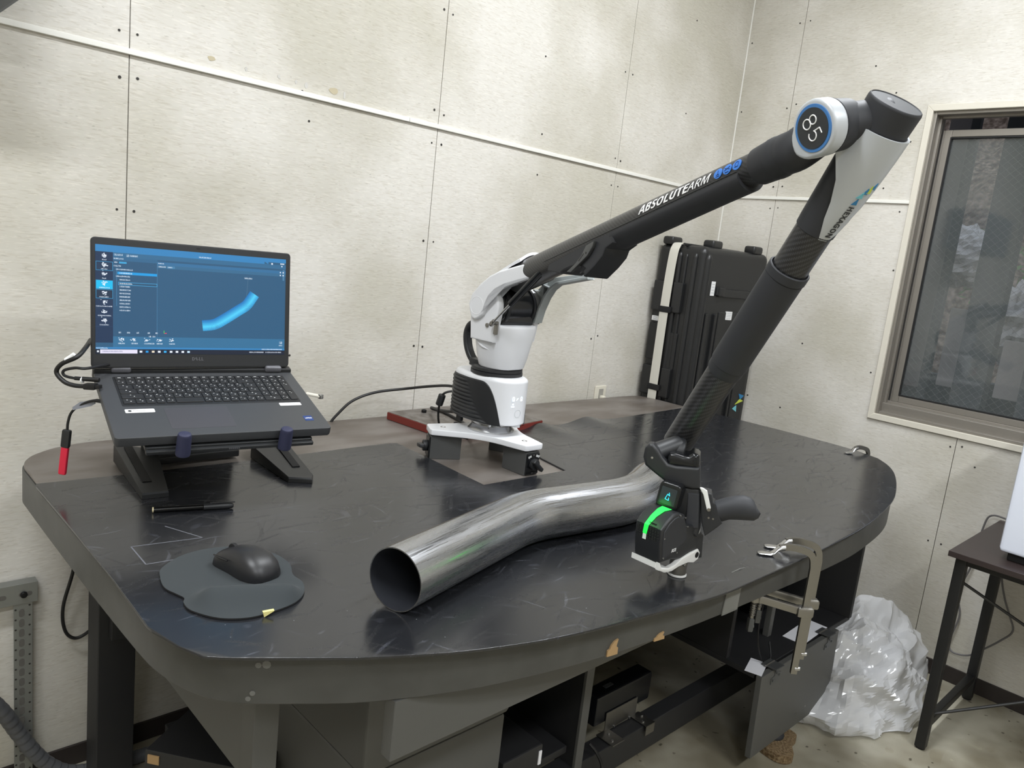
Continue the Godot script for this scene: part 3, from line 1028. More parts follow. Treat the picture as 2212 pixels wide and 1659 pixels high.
func under_bench() -> void:
	var t: Node3D = get_node("workbench")
	var b := mb(t)
	# square posts
	for p in [[0.155, 2.68, 0.085], [1.02, 2.72, 0.042], [0.12, 0.58, 0.085]]:
		b = mb(t)
		b.box2(Vector3(p[0] - p[2] / 2, 0, p[1] - p[2] / 2), Vector3(p[0] + p[2] / 2, 0.812, p[1] + p[2] / 2), 0.003)
		part("leg", b, M.black_board if p[2] > 0.05 else M.grey_board, t)
	# straight rail behind the bowed front and the end rail
	b = mb(t)
	b.box2(Vector3(1.2, 0.715, 1.25), Vector3(1.225, 0.812, 2.62), 0.002)
	part("front_rail", b, M.grey_board, t)
	b = mb(t)
	b.box2(Vector3(0.2, 0.597, 2.715), Vector3(0.999, 0.812, 2.735), 0.002)
	part("end_panel", b, M.grey_board, t)
	b = mb(t)
	b.box2(Vector3(0.2, 0.45, 2.3), Vector3(0.22, 0.812, 2.7), 0.002)
	part("back_panel", b, M.black_board, t)
	# divider with a pale front edge and the long floor beam
	b = mb(t)
	b.box2(Vector3(0.3, 0.17, 1.795), Vector3(0.948, 0.812, 1.82), 0.001)
	part("divider", b, M.black_board, t)
	b = mb(t)
	b.box2(Vector3(0.948, 0.17, 1.793), Vector3(0.957, 0.812, 1.822), 0.001)
	part("divider_edge", b, M.grey_board, t)
	b = mb(t)
	b.box2(Vector3(0.9, 0.1, 0.75), Vector3(0.95, 0.185, 2.7), 0.003)
	part("floor_beam", b, M.black_board, t)
	b = mb(t)
	b.box2(Vector3(0.3, 0.22, 1.83), Vector3(0.93, 0.24, 2.6), 0.002)
	part("shelf", b, M.black_board, t)
	b = mb(t)
	b.box2(Vector3(0.3, 0.24, 1.83), Vector3(0.32, 0.812, 2.3), 0.002)
	part("back_panel", b, M.black_board, t)
	# open box under the right half, with a hinged flap hanging from its floor
	b = mb(t)
	b.box2(Vector3(0.42, 0.3, 0.52), Vector3(1.095, 0.318, 1.2), 0.002)
	part("box_floor", b, M.black_board, t)
	b = mb(t)
	b.box2(Vector3(0.42, 0.318, 1.18), Vector3(1.0, 0.812, 1.2), 0.002)
	part("box_side", b, M.black_board, t)
	b = mb(t)
	b.box2(Vector3(0.42, 0.318, 0.535), Vector3(1.105, 0.812, 0.555), 0.002)
	part("box_side", b, M.black_board, t)
	b = mb(t)
	b.box2(Vector3(0.42, 0.318, 0.555), Vector3(0.44, 0.812, 1.18), 0.002)
	part("box_back", b, M.black_board, t)
	b = mb(t)
	b.box2(Vector3(0.985, 0.318, 0.93), Vector3(1.005, 0.812, 0.955), 0.002)
	part("box_post", b, M.grey_board, t)
	b = mb(t)
	b.box2(Vector3(0.45, 0.02, 1.0), Vector3(0.5, 0.3, 1.05), 0.002)
	part("rear_leg", b, M.black_board, t)
	b = mb(t)
	var fl := Transform3D(Basis(Vector3(0, 0, 1), 0.03), Vector3(1.112, 0.318, 0))
	b.X = fl
	b.box2(Vector3(-0.009, -0.262, 0.675), Vector3(0.009, 0.0, 1.205), 0.0015)
	var flap := part("flap_door", b, M.grey_board, t)
	for z in [0.75, 1.115]:
		b = mb(t)
		b.X = fl
		b.prism(PackedVector2Array([Vector2(-0.03, -0.03), Vector2(0.012, -0.03), Vector2(0.03, -0.018), Vector2(0.03, -0.006), Vector2(0.012, 0.0), Vector2(0.008, 0.012), Vector2(-0.008, 0.012), Vector2(-0.01, -0.008), Vector2(-0.03, -0.012)]), Transform3D(Basis(Vector3.FORWARD, Vector3.UP, Vector3.RIGHT), Vector3(0.009, -0.012, z)), 0.0, 0.002)
		for s in [[0.02, -0.032], [-0.018, -0.024], [0.0, -0.012]]:
			b.cyl(Vector3(0.01, s[1], z + s[0]), Vector3(0.0135, s[1], z + s[0]), 0.0035, 8)
		b.box(Vector3(-0.004, 0.006, z), Vector3(0.05, 0.006, 0.05), 0.002)
		part("hinge", b, M.magnet_paint, flap)
		b = mb(t)
		b.X = fl
		b.cyl(Vector3(-0.012, 0.009, z - 0.022), Vector3(-0.012, 0.009, z + 0.03), 0.003, 8)
		part("hinge_pin", b, M.steel_dull, flap)
	b = mb(t)
	b.X = fl
	for s in [[0.86, -0.215], [0.925, -0.22]]:
		b.cyl(Vector3(0.008, s[1], s[0]), Vector3(0.0095, s[1], s[0]), 0.004, 8)
	part("screw_hole", b, M.steel_dull, flap)
	# levelling foot under the box
	b = mb(t)
	b.lathe([[0.036, 0.0], [0.037, 0.006], [0.034, 0.012], [0.012, 0.03], [0.01, 0.04]], Vector3(1.09, 0.03, 0.985))
	b.cyl(Vector3(1.09, 0.06, 0.985), Vector3(1.09, 0.3, 0.985), 0.006, 10)
	part("levelling_foot", b, M.black_soft, t)
	under_bench_things()


func under_bench_things() -> void:
	var b := mb()
	b.slab(MB.curve2([[1.06, 1.05], [1.15, 1.07], [1.185, 1.03], [1.15, 0.97], [1.14, 0.915], [1.09, 0.91], [1.06, 0.94], [1.03, 0.98]], 4), 0.0, 0.03, 0.004)
	solo("wood_block", b, M.dirty_wood, "rough wooden block on the floor under the levelling foot", "wood block")
	# printer on the shelf, only its front shows
	var t := thing("printer", "dark grey office printer on the shelf under the workbench", "printer", Vector3(0.75, 0.24, 2.32))
	b = mb(t)
	b.box2(Vector3(0.5, 0.485, 2.13), Vector3(0.995, 0.74, 2.5), 0.008)
	part("body", b, M.grey_board, t)
	b = mb(t)
	b.box2(Vector3(0.52, 0.24, 2.135), Vector3(0.99, 0.4815, 2.495), 0.008)
	var tr := part("paper_tray", b, M.grey_board, t)
	b = mb(t)
	b.box2(Vector3(0.985, 0.29, 2.27), Vector3(0.9925, 0.33, 2.37), 0.003)
	part("tray_grip", b, M.black_gloss, tr)
	b = mb(t)
	b.text("brother", 0.013, func(v): return Vector3(0.9955 + v.z, 0.51 + v.y, 2.345 - v.x), true, 0.0006, 0)
	part("brand_lettering", b, M.hinge_grey, t)
	b = mb()
	b.box2(Vector3(0.6, 0.741, 2.14), Vector3(0.985, 0.746, 2.3))
	solo("paper_sheet", b, M.paper, "white paper edge sticking out on top of the printer", "paper")
	t = thing("storage_box", "black box with a white label at the right end beside the printer", "box", Vector3(0.9, 0.24, 2.05))
	b = mb(t)
	b.box2(Vector3(0.6, 0.24, 1.99), Vector3(0.985, 0.345, 2.118), 0.004)
	part("body", b, M.black_board, t)
	b = mb(t)
	b.box2(Vector3(0.984, 0.295, 1.994), Vector3(0.9875, 0.33, 2.003), 0.0005)
	part("label", b, M.paper, t, "small white label")
	# black carton at the left, in front of the end panel
	t = thing("carton", "flat black carton with a small kraft label on the floor at the left", "carton", Vector3(0.5, 0, 2.6))
	b = mb(t)
	b.slab(PackedVector2Array([Vector2(0.508, 2.715), Vector2(0.71, 2.555), Vector2(0.6, 2.4), Vector2(0.4, 2.56)]), 0.0, 0.345, 0.003)
	part("body", b, M.black_board, t)
	b = mb(t)
	var d := Vector3(0.71 - 0.508, 0, 2.555 - 2.715).normalized()
	b.bar(Vector3(0.511, 0.325, 2.714) + d * 0.004, Vector3(0.511, 0.325, 2.714) + d * 0.03, 0.003, 0.02)
	part("label", b, M.raw_wood, t, "kraft paper label")
	# black power box and its perforated bracket on the beam
	t = thing("power_unit", "black box shaped power unit behind the perforated bracket under the bench", "power unit", Vector3(0.9, 0.185, 1.63))
	b = mb(t)
	b.box2(Vector3(0.845, 0.215, 1.435), Vector3(0.9, 0.302, 1.685), 0.006)
	part("body", b, M.black_gloss, t)
	b = mb(t)
	b.box2(Vector3(0.866, 0.3015, 1.59), Vector3(0.878, 0.303, 1.625))
	part("label", b, M.magnet_paint, t)
	t = thing("bracket", "perforated grey metal bracket holding the power unit on the beam", "bracket", Vector3(0.92, 0.185, 1.6))
	b = mb(t)
	b.box2(Vector3(0.902, 0.19, 1.5), Vector3(0.9045, 0.245, 1.64), 0.0005)
	b.box2(Vector3(0.9, 0.1875, 1.48), Vector3(0.96, 0.19, 1.52), 0.0005)
	b.box2(Vector3(0.9, 0.1875, 1.62), Vector3(0.96, 0.19, 1.67), 0.0005)
	b.box2(Vector3(0.9575, 0.16, 1.48), Vector3(0.96, 0.19, 1.52), 0.0005)
	part("plate", b, M.steel_dull, t)
	for p in [[0.92, 1.49], [0.94, 1.51], [0.92, 1.64], [0.945, 1.655], [0.905, 1.53], [0.905, 1.6]]:
		b = mb(t)
		b.cyl(Vector3(p[0], 0.189, p[1]), Vector3(p[0], 0.1935, p[1]), 0.0035, 8)
		part("screw", b, M.steel, t)
	# loose cables and papers
	b = mb()
	b.tube(MB.curve([Vector3(1.01, 0.8, 0.98), Vector3(1.02, 0.7, 1.02), Vector3(1.05, 0.55, 1.12), Vector3(1.07, 0.42, 1.17), Vector3(1.08, 0.33, 1.13), Vector3(1.085, 0.325, 1.09), Vector3(1.06, 0.36, 1.06)], 8), 0.0025, 6)
	solo("cable", b, M.cable, "thin black cable looping inside the open box under the bench", "cable")
	b = mb()
	b.tube(MB.curve([Vector3(0.94, 0.22, 1.75), Vector3(0.96, 0.2, 1.74), Vector3(0.975, 0.16, 1.73), Vector3(0.97, 0.12, 1.76), Vector3(0.96, 0.08, 1.8)], 6), 0.004, 6)
	solo("cable", b, M.cable, "black cable stub hanging over the floor beam beside the divider", "cable")
	for p in [[1.08, 1.165, 0.05, 0.09, 0.3, "white paper corner at the left hinge of the flap"], [1.06, 0.8, 0.07, 0.2, 0.05, "white paper in the open box between clamp and right hinge"]]:
		b = mb()
		b.X = Transform3D(Basis(Vector3.UP, p[4]), Vector3(p[0], 0.3188, p[1]))
		b.box(Vector3(0, 0.0004, 0), Vector3(p[2], 0.0008, p[3]))
		solo("paper", b, M.paper, p[5], "paper", "white papers in the open box")
	b = mb()
	b.box2(Vector3(0.62, 0.3185, 0.62), Vector3(0.9, 0.56, 0.86), 0.006)
	solo("computer_tower", b, M.black_gloss, "black computer box standing inside the open box under the bench", "computer")
	# cable hanging at the left end
	b = mb()
	b.tube(MB.curve([Vector3(0.07, 0.8, 2.7), Vector3(0.06, 0.7, 2.725), Vector3(0.04, 0.57, 2.737), Vector3(0.03, 0.47, 2.757), Vector3(0.028, 0.405, 2.752), Vector3(0.03, 0.378, 2.73), Vector3(0.035, 0.39, 2.7), Vector3(0.05, 0.44, 2.66), Vector3(0.07, 0.55, 2.6)], 8), 0.0042, 8)
	solo("cable", b, M.cable, "thick black cable hanging in a loop below the left end of the bench", "cable")


func poly(a: Array) -> PackedVector2Array:
	var q := PackedVector2Array()
	for p in a:
		q.append(Vector2(p[0], p[1]))
	return q


func measuring_arm() -> void:
	red_plate()
	var A := Vector3(0.535, 0.895, 1.845)
	var t := thing("measuring_arm", "black and white articulated measuring arm on a magnetic tripod base, reaching over the bench", "measuring arm", A)
	var az := deg_to_rad(4.0)
	var a := Vector3(cos(az), 0, -sin(az))
	var n := Vector3(sin(az), 0, cos(az))
	var F := Transform3D(Basis(a, Vector3.UP, n), Vector3(A.x, 0, A.z))
	# three switchable magnets under the tripod plate
	for k in 3:
		var th := deg_to_rad([-1.0, 117.0, 240.0][k])
		var d := Vector3(cos(th), 0, sin(th))
		var s := Vector3(-sin(th), 0, cos(th))
		var b := mb(t)
		b.X = Transform3D(Basis(d, Vector3.UP, d.cross(Vector3.UP)), A)
		b.box(Vector3(0.125, 0.0315, 0), Vector3(0.084, 0.063, 0.05), 0.002)
		var m := part("magnet", b, M.magnet_paint, t)
		b = mb(t)
		b.X = Transform3D(Basis(d, Vector3.UP, d.cross(Vector3.UP)), A)
		b.box(Vector3(0.1685, 0.031, 0), Vector3(0.005, 0.056, 0.046), 0.002)
		part("switch_plate", b, M.black_gloss, m)
		b = mb(t)
		var o := A + d * 0.171 + Vector3.UP * 0.031
		b.cyl(o, o + d * 0.012, 0.015, 20, 0.002)
		b.X = Transform3D(Basis(d, Vector3.UP, d.cross(Vector3.UP)), o) * Transform3D(Basis(Vector3.RIGHT, deg_to_rad(50.0 if k == 0 else -80.0)), Vector3.ZERO)
		b.box(Vector3(0.017, 0, 0), Vector3(0.014, 0.044, 0.011), 0.003)
		part("switch_knob", b, M.black_plastic, m)
		if k == 0:
			for w in [["ON", 0.014, 0.35], ["OFF", -0.014, -0.35]]:
				b = mb(t)
				b.text(w[0], 0.0055, func(v):
					var r := Vector2(v.x - 0.006, v.y).rotated(w[2])
					return o + Vector3(0.0006 + v.z, 0.02 + r.y, w[1] - r.x), true, 0.0004, 0)
				part("marking", b, M.print_white, m)
			b = mb(t)
			for yy in [0.024, -0.024]:
				b.cyl(o + Vector3(-0.001, yy, 0), o + Vector3(0.0008, yy, 0), 0.0022, 8)
			part("screw", b, M.steel, m)
	# white tripod plate with concave sides
	var q := PackedVector2Array()
	var ths := [-1.0, 117.0, 240.0, 359.0]
	for k in 3:
		var t0 := deg_to_rad(ths[k])
		var d := Vector2(cos(t0), sin(t0))
		var s := Vector2(-sin(t0), cos(t0))
		q.append(d * 0.168 - s * 0.032)
		q.append(d * 0.172 - s * 0.024)
		q.append(d * 0.172 + s * 0.024)
		q.append(d * 0.168 + s * 0.032)
		var t1 := deg_to_rad(ths[k + 1])
		var d1 := Vector2(cos(t1), sin(t1))
		var s1 := Vector2(-sin(t1), cos(t1))
		var pa := d * 0.115 + s * 0.045
		var pb := d1 * 0.115 - s1 * 0.045
		var c := (d + d1).normalized() * 0.066
		for i in 9:
			var u := i / 8.0
			q.append(pa.lerp(c, u).lerp(c.lerp(pb, u), u))
	var b := mb(t)
	b.X = Transform3D(Basis.IDENTITY, A)
	b.slab(q, 0.067, 0.083, 0.003, 2)
	part("tripod_plate", b, M.white_shell, t)
	b = mb(t)
	b.X = Transform3D(Basis.IDENTITY, A)
	for k in 3:
		var t0 := deg_to_rad(ths[k])
		var d := Vector3(cos(t0), 0, sin(t0))
		b.cyl(d * 0.125 + Vector3.UP * 0.06, d * 0.125 + Vector3.UP * 0.07, 0.016, 14)
	part("spacer", b, M.steel_dull, t)
	for k in 3:
		b = mb(t)
		b.X = Transform3D(Basis.IDENTITY, A)
		var t0 := deg_to_rad(ths[k])
		var d := Vector3(cos(t0), 0, sin(t0))
		b.lathe([[0.0, 0.0], [0.0075, 0.0], [0.0075, 0.0008], [0.0045, 0.0008], [0.004, 0.0002], [0.0, 0.0002]], d * 0.132 + Vector3.UP * 0.0826, Vector3.UP, 16)
		part("bolt", b, M.steel, t)
	# steel flange, clamp collar and lever
	b = mb(t)
	b.lathe([[0.064, 0.083], [0.0645, 0.087], [0.054, 0.1], [0.051, 0.1], [0.051, 0.13], [0.048, 0.13]], A, Vector3.UP, 48)
	part("flange", b, M.steel, t)
	b = mb(t)
	b.lathe([[0.05, 0.1015], [0.055, 0.103], [0.056, 0.104], [0.056, 0.121], [0.055, 0.1225], [0.045, 0.1225]], A, Vector3.UP, 48)
	b.box(A + Vector3(0.04, 0.1125, 0.042), Vector3(0.006, 0.024, 0.008), 0.002)
	var cd := Vector3(0.78, 0, -0.63)
	b.bar(A + cd * 0.05 + Vector3.UP * 0.113, A + cd * 0.082 + Vector3.UP * 0.113, 0.045, 0.024, 0.003)
	part("clamp_collar", b, M.steel, t)
	base_box(t, A)
	shoulder(t, A, F, a, n)
	upper_arm(t, F, n)
	elbow(t)


func red_plate() -> void:
	var t := thing("mounting_plate", "steel mounting plate with dark red edges bolted to the bench behind the arm base", "plate", Vector3(0.25, 0.895, 1.6))
	var b := mb(t)
	b.slab(poly([[0.075, 1.865], [0.34, 1.838], [0.36, 1.6], [0.33, 1.42], [0.055, 1.45]]), 0.896, 0.9185, 0.0008, 1)
	part("red_edge", b, M.red_paint, t)
	b = mb(t)
	b.slab(poly([[0.0765, 1.8635], [0.3385, 1.8365], [0.3585, 1.6], [0.3285, 1.4215], [0.0565, 1.4515]]), 0.918, 0.9205, 0.0008, 1)
	part("steel_face", b, M.plate_steel, t)
	for p in [[0.12, 1.755], [0.29, 1.76], [0.1, 1.53], [0.3, 1.5]]:
		b = mb(t)
		b.lathe([[0.0, 0.0], [0.0078, 0.0], [0.0082, 0.001], [0.0082, 0.0085], [0.007, 0.0098], [0.0045, 0.0098], [0.004, 0.005], [0.0, 0.005]], Vector3(p[0], 0.9202, p[1]), Vector3.UP, 18)
		part("bolt", b, M.bolt_black, t)
	b = mb(t)
	for p in [[0.135, 1.7], [0.2, 1.735], [0.27, 1.8], [0.32, 1.72]]:
		b.cyl(Vector3(p[0], 0.92, p[1]), Vector3(p[0], 0.9209, p[1]), 0.004, 10)
	part("dowel_pin", b, M.steel, t)


func base_outline() -> Array:
	# plan of the box, from the front (+x) end round the near side to the back
	return [[0.094, -0.018], [0.095, 0.0], [0.094, 0.018], [0.088, 0.034], [0.076, 0.048], [0.05, 0.062], [0.01, 0.071], [-0.03, 0.0735], [-0.07, 0.069], [-0.1, 0.058], [-0.12, 0.038], [-0.127, 0.012], [-0.127, -0.012], [-0.12, -0.038], [-0.1, -0.058], [-0.07, -0.069], [-0.03, -0.0735], [0.01, -0.071], [0.05, -0.062], [0.076, -0.048], [0.088, -0.034]]


func base_box(t: Node3D, A: Vector3) -> void:
	var q := MB.curve2(base_outline(), 4)
	var b := mb(t)
	b.X = Transform3D(Basis.IDENTITY, A)
	b.slab(q, 0.114, 0.238, 0.012, 4, 0.004)
	var body := part("base_housing", b, M.white_shell, t)
	b = mb(t)
	b.X = Transform3D(Basis.IDENTITY, A)
	b.lathe([[0.045, 0.11], [0.058, 0.112], [0.058, 0.118]], Vector3.ZERO, Vector3.UP, 40)
	part("base_ring", b, M.black_plastic, t)
	# dark ribbed side panel that wraps round the back, its front corner cut in a curve
	var n := q.size()
	var pts := []
	for i in range(n):
		pts.append(q[i])
	var i0 := 4 * 4
	var span := n - 2 * 4 - 4
	b = mb(t)
	b.crease = 0.6
	b.X = Transform3D(Basis.IDENTITY, A)
	b.sheet(span * 2, 72, func(u, v):
		var s: float = 12.0 + u * (span)
		var k := int(floor(s)) % n
		var p: Vector2 = pts[k].lerp(pts[(k + 1) % n], s - floor(s))
		var e: Vector2 = (pts[(k + 1) % n] - pts[k]).normalized()
		var nn := Vector2(e.y, -e.x)
		if nn.dot(p) < 0.0:
			nn = -nn
		var front := clampf((p.x - 0.012) / 0.07, 0.0, 1.0)
		var top := lerpf(0.226, 0.112, pow(front, 3.2))
		var y := lerpf(0.112, top, v)
		var d := 0.0022 * minf(1.0, minf(v, 1.0 - v) * 30.0) * minf(1.0, minf(u, 1.0 - u) * 40.0)
		var edge: float = p.x - lerpf(0.068, -0.03, sqrt(clampf((y - 0.112) / 0.114, 0.0, 1.0)))
		if edge < 0.0:
			d += 0.0042 * minf(1.0, -edge * 60.0) * pow(absf(sin(PI * (y - 0.112) / 0.0098)), 0.6) * minf(1.0, (1.0 - v) * 14.0)
		d -= 0.0006
		return Vector3(p.x + nn.x * d, y, p.y + nn.y * d))
	part("side_panel", b, M.black_plastic, body)
	# status icons and the power button on the white front
	b = mb(t)
	var fx := A.x + 0.0945
	for k in [[0.208, 0.02], [0.208, -0.008]]:
		b.box(Vector3(fx + 0.0003, A.y + k[0] - 0.022, A.z + k[1] - 0.006), Vector3(0.001, 0.009, 0.0012))
		b.box(Vector3(fx + 0.0003, A.y + k[0] - 0.022, A.z + k[1]), Vector3(0.001, 0.009, 0.0012))
		b.box(Vector3(fx + 0.0003, A.y + k[0] - 0.0175, A.z + k[1] - 0.003), Vector3(0.001, 0.0012, 0.006))
		b.box(Vector3(fx + 0.0003, A.y + k[0] - 0.0265, A.z + k[1] - 0.003), Vector3(0.001, 0.0012, 0.006))
		b.box(Vector3(fx + 0.0003, A.y + k[0] - 0.0245, A.z + k[1] - 0.003), Vector3(0.001, 0.0035, 0.0046))
		b.box(Vector3(fx + 0.0003, A.y + k[0] - 0.016, A.z + k[1] - 0.003), Vector3(0.001, 0.002, 0.003))
	for k in [[0.003, 0.0], [-0.0035, 0.0028], [-0.0035, -0.0028]]:
		b.cyl(Vector3(fx - 0.001, A.y + 0.17 + k[0], A.z + 0.017 + k[1]), Vector3(fx + 0.0006, A.y + 0.17 + k[0], A.z + 0.017 + k[1]), 0.0022, 8)
	b.bar(Vector3(fx, A.y + 0.183, A.z + 0.007), Vector3(fx, A.y + 0.189, A.z + 0.001), 0.0014, 0.0016)
	b.bar(Vector3(fx, A.y + 0.187, A.z + 0.006), Vector3(fx, A.y + 0.189, A.z + 0.001), 0.0014, 0.0016)
	part("status_light", b, M.icon_glow, body)
	b = mb(t)
	b.lathe([[0.0, 0.0], [0.0105, 0.0], [0.011, 0.001], [0.0105, 0.0018], [0.0095, 0.0012], [0.006, 0.0004], [0.0, 0.0002]], Vector3(fx - 0.0008, A.y + 0.147, A.z - 0.002), Vector3.RIGHT, 24)
	part("power_button", b, M.silver_shell, body)
	# rear cable plug under the box
	b = mb(t)
	b.box(A + Vector3(-0.075, 0.105, 0.05), Vector3(0.02, 0.026, 0.012), 0.003)
	part("plug", b, M.black_plastic, t)


func shoulder(t: Node3D, A: Vector3, F: Transform3D, a: Vector3, n: Vector3) -> void:
	var b := mb(t)
	b.lathe([[0.066, 0.236], [0.0705, 0.238], [0.0705, 0.246], [0.068, 0.247], [0.0695, 0.249], [0.069, 0.256], [0.06, 0.258]], A, Vector3.UP, 48)
	part("swivel_ring", b, M.black_plastic, t)
	# white bucket: round at the foot, two cheeks round the pivot drum
	var c := F * Vector3(0.012, 0, 0)
	b = mb(t)
	var rings := []
	for s in [[1.153, 0.052, 0.054], [1.156, 0.056, 0.057], [1.18, 0.062, 0.064], [1.21, 0.066, 0.071], [1.24, 0.069, 0.079], [1.262, 0.071, 0.084], [1.27, 0.068, 0.083], [1.272, 0.06, 0.078]]:
		var r := PackedVector3Array()
		for i in 48:
			var th := TAU * i / 48
			var cx: float = signf(cos(th)) * pow(absf(cos(th)), 0.8) * s[1]
			var cz: float = signf(sin(th)) * pow(absf(sin(th)), 0.8) * s[2]
			r.append(F * Vector3(0.014 + cx, s[0], cz))
		rings.append(r)
	b.loft(rings)
	var bucket := part("shoulder_housing", b, M.white_shell, t)
	for s in [-1, 1]:
		b = mb(t)
		var q := PackedVector2Array([Vector2(-0.03, 1.225), Vector2(0.05, 1.225)])
		for i in 17:
			var th := lerpf(-0.2, PI + 0.15, i / 16.0)
			q.append(Vector2(0.011 + cos(th) * 0.052, 1.315 + sin(th) * 0.052))
		b.prism(q, F, minf(s * 0.063, s * 0.085), maxf(s * 0.063, s * 0.085), 0.006)
		part("cheek", b, M.white_shell, bucket)
	b = mb(t)
	b.cyl(F * Vector3(0.013, 1.315, -0.064), F * Vector3(0.013, 1.315, 0.064), 0.053, 40, 0.006)
	b.box(c + Vector3(0, 1.283, 0), Vector3(0.1, 0.03, 0.118), 0.01)
	part("pivot_drum", b, M.black_gloss, t)
	for z in [-0.05, 0.048]:
		b = mb(t)
		b.lathe([[0.054, -0.005], [0.057, -0.004], [0.057, 0.004], [0.054, 0.005]], F * Vector3(0.013, 1.315, z), n, 40)
		part("drum_ring", b, M.black_plastic, t)
	# raised crescent and the carry handle at the back
	b = mb(t)
	b.tube(MB.curve([F * Vector3(-0.035, 1.245, 0.062), F * Vector3(-0.02, 1.225, 0.069), F * Vector3(0.005, 1.21, 0.0715), F * Vector3(0.03, 1.203, 0.068)], 6), [0.0005, 0.001, 0.0016, 0.002, 0.0024, 0.0027, 0.003, 0.0032, 0.0033, 0.0033, 0.0033, 0.0032, 0.003, 0.0027, 0.0024, 0.002, 0.0014, 0.001, 0.0005], 8)
	part("accent_rib", b, M.white_shell, bucket)
	b = mb(t)
	b.sweep(MB.curve([F * Vector3(-0.045, 1.256, 0.0), F * Vector3(-0.085, 1.258, 0.0), F * Vector3(-0.112, 1.25, 0.0), F * Vector3(-0.124, 1.226, 0.0), F * Vector3(-0.12, 1.195, 0.0), F * Vector3(-0.106, 1.168, 0.0), F * Vector3(-0.085, 1.15, 0.0), F * Vector3(-0.05, 1.142, 0.0)], 6), b.rrect(0.026, 0.016, 0.006), 1.0)
	part("carry_handle", b, M.black_plastic, t)
	b = mb(t)
	b.X = F
	b.slab(b.rrect(0.06, 0.06, 0.012, 3, -0.055, 0.0), 1.143, 1.162, 0.003)
	part("handle_foot", b, M.black_plastic, t)
	# white fork that carries the tube
	var near := [[-0.033, 1.3], [-0.037, 1.3155], [-0.029, 1.342], [-0.003, 1.3695], [0.028, 1.3935], [0.06, 1.409], [0.115, 1.4265], [0.173, 1.4427], [0.198, 1.4479], [0.219, 1.4516], [0.227, 1.441], [0.24, 1.4328], [0.239, 1.427], [0.196, 1.4092], [0.169, 1.4014], [0.134, 1.3907], [0.087, 1.3754], [0.056, 1.3598], [0.036, 1.3409], [0.025, 1.3146], [0.019, 1.295], [0.004, 1.2822], [-0.01, 1.276], [-0.024, 1.2815]]
	b = mb(t)
	b.prism(poly(near), F, 0.071, 0.096, 0.006, 3)
	var fork := part("fork", b, M.silver_shell if false else M.white_shell, t)
	b = mb(t)
	var cap_at := F * Vector3(-0.005, 1.3135, 0.0958)
	b.lathe([[0.0, 0.0], [0.0235, 0.0], [0.0235, 0.0006], [0.0225, 0.0008], [0.022, 0.0003], [0.0, 0.0004]], cap_at, n, 32)
	part("pivot_cap", b, M.white_shell, fork)
	# hood over the back of the drum, from the near cheek to the far one
	b = mb(t)
	var outer := [[-0.034, 1.318], [-0.027, 1.342], [-0.002, 1.369], [0.029, 1.3945], [0.06, 1.414], [0.09, 1.432], [0.115, 1.444]]
	rings = []
	for i in outer.size():
		var p := Vector2(outer[i][0], outer[i][1])
		var p0 := Vector2(outer[maxi(i - 1, 0)][0], outer[maxi(i - 1, 0)][1])
		var p1 := Vector2(outer[mini(i + 1, 6)][0], outer[mini(i + 1, 6)][1])
		var up := (p1 - p0).normalized().orthogonal() * -1.0
		if up.y < 0:
			up = -up
		var r := PackedVector3Array()
		for j in 13:
			var w := lerpf(0.084, -0.05, j / 12.0)
			var arch := 0.022 * sin(PI * j / 12.0) * i / 6.0
			r.append(F * Vector3(p.x + up.x * arch, p.y + up.y * arch, w))
		for j in 13:
			var w := lerpf(-0.05, 0.084, j / 12.0)
			var arch := 0.022 * sin(PI * j / 12.0) * i / 6.0 - 0.007
			r.append(F * Vector3(p.x + up.x * arch, p.y + up.y * arch, w))
		rings.append(r)
	b.loft(rings)
	part("hood", b, M.white_shell, fork)
	b = mb(t)
	b.tube(PackedVector3Array([F * Vector3(0.03, 1.385, 0.0), F * Vector3(0.075, 1.405, 0.0), F * Vector3(0.13, 1.431, 0.0)]), 0.038, 28)
	part("tube_root", b, M.black_gloss, t)
	# grey cast bracket on the far side with two webs
	var far := poly([[0.0592, 1.275], [0.0545, 1.334], [0.0289, 1.3503], [0.0639, 1.3845], [0.0866, 1.4019], [0.1628, 1.4182], [0.215, 1.425], [0.225, 1.412], [0.1685, 1.402], [0.1231, 1.3904], [0.1038, 1.3745], [0.0882, 1.3503], [0.0739, 1.3142], [0.066, 1.285]])
	b = mb(t)
	b.prism(far, F, -0.084, -0.078, 0.001, 1)
	var rail := PackedVector3Array()
	for p in [[0.064, 1.28], [0.0725, 1.3142], [0.087, 1.3503], [0.1025, 1.3745], [0.1221, 1.3904], [0.168, 1.4025], [0.222, 1.416]]:
		rail.append(F * Vector3(p[0], p[1], -0.07))
	b.sweep(rail, b.rrect(0.008, 0.03, 0.002), 1.0, false, n)
	b.bar(F * Vector3(0.045, 1.365, -0.07), F * Vector3(0.087, 1.345, -0.07), 0.004, 0.02, 0.0, n)
	b.bar(F * Vector3(0.062, 1.384, -0.07), F * Vector3(0.105, 1.374, -0.07), 0.004, 0.02, 0.0, n)
	b.bar(F * Vector3(0.075, 1.395, -0.07), F * Vector3(0.08, 1.33, -0.07), 0.004, 0.02, 0.0, n)
	part("far_bracket", b, M.cast_grey, t)
	# gas spring
	var g0 := F * Vector3(0.228, 1.4395, 0.108)
	var g1 := F * Vector3(0.062, 1.28, 0.099)
	var gd := (g1 - g0).normalized()
	b = mb(t)
	b.cyl(g0 + gd * 0.012, g0 + gd * 0.155, 0.0092, 18, 0.002)
	b.ball(g0, Vector3.ONE * 0.0115, 18, 10)
	b.cyl(g0, g0 + gd * 0.03, 0.0105, 16, 0.002)
	b.cyl(g0 - n * 0.014, g0, 0.005, 12)
	var gas := part("gas_spring", b, M.black_gloss, t)
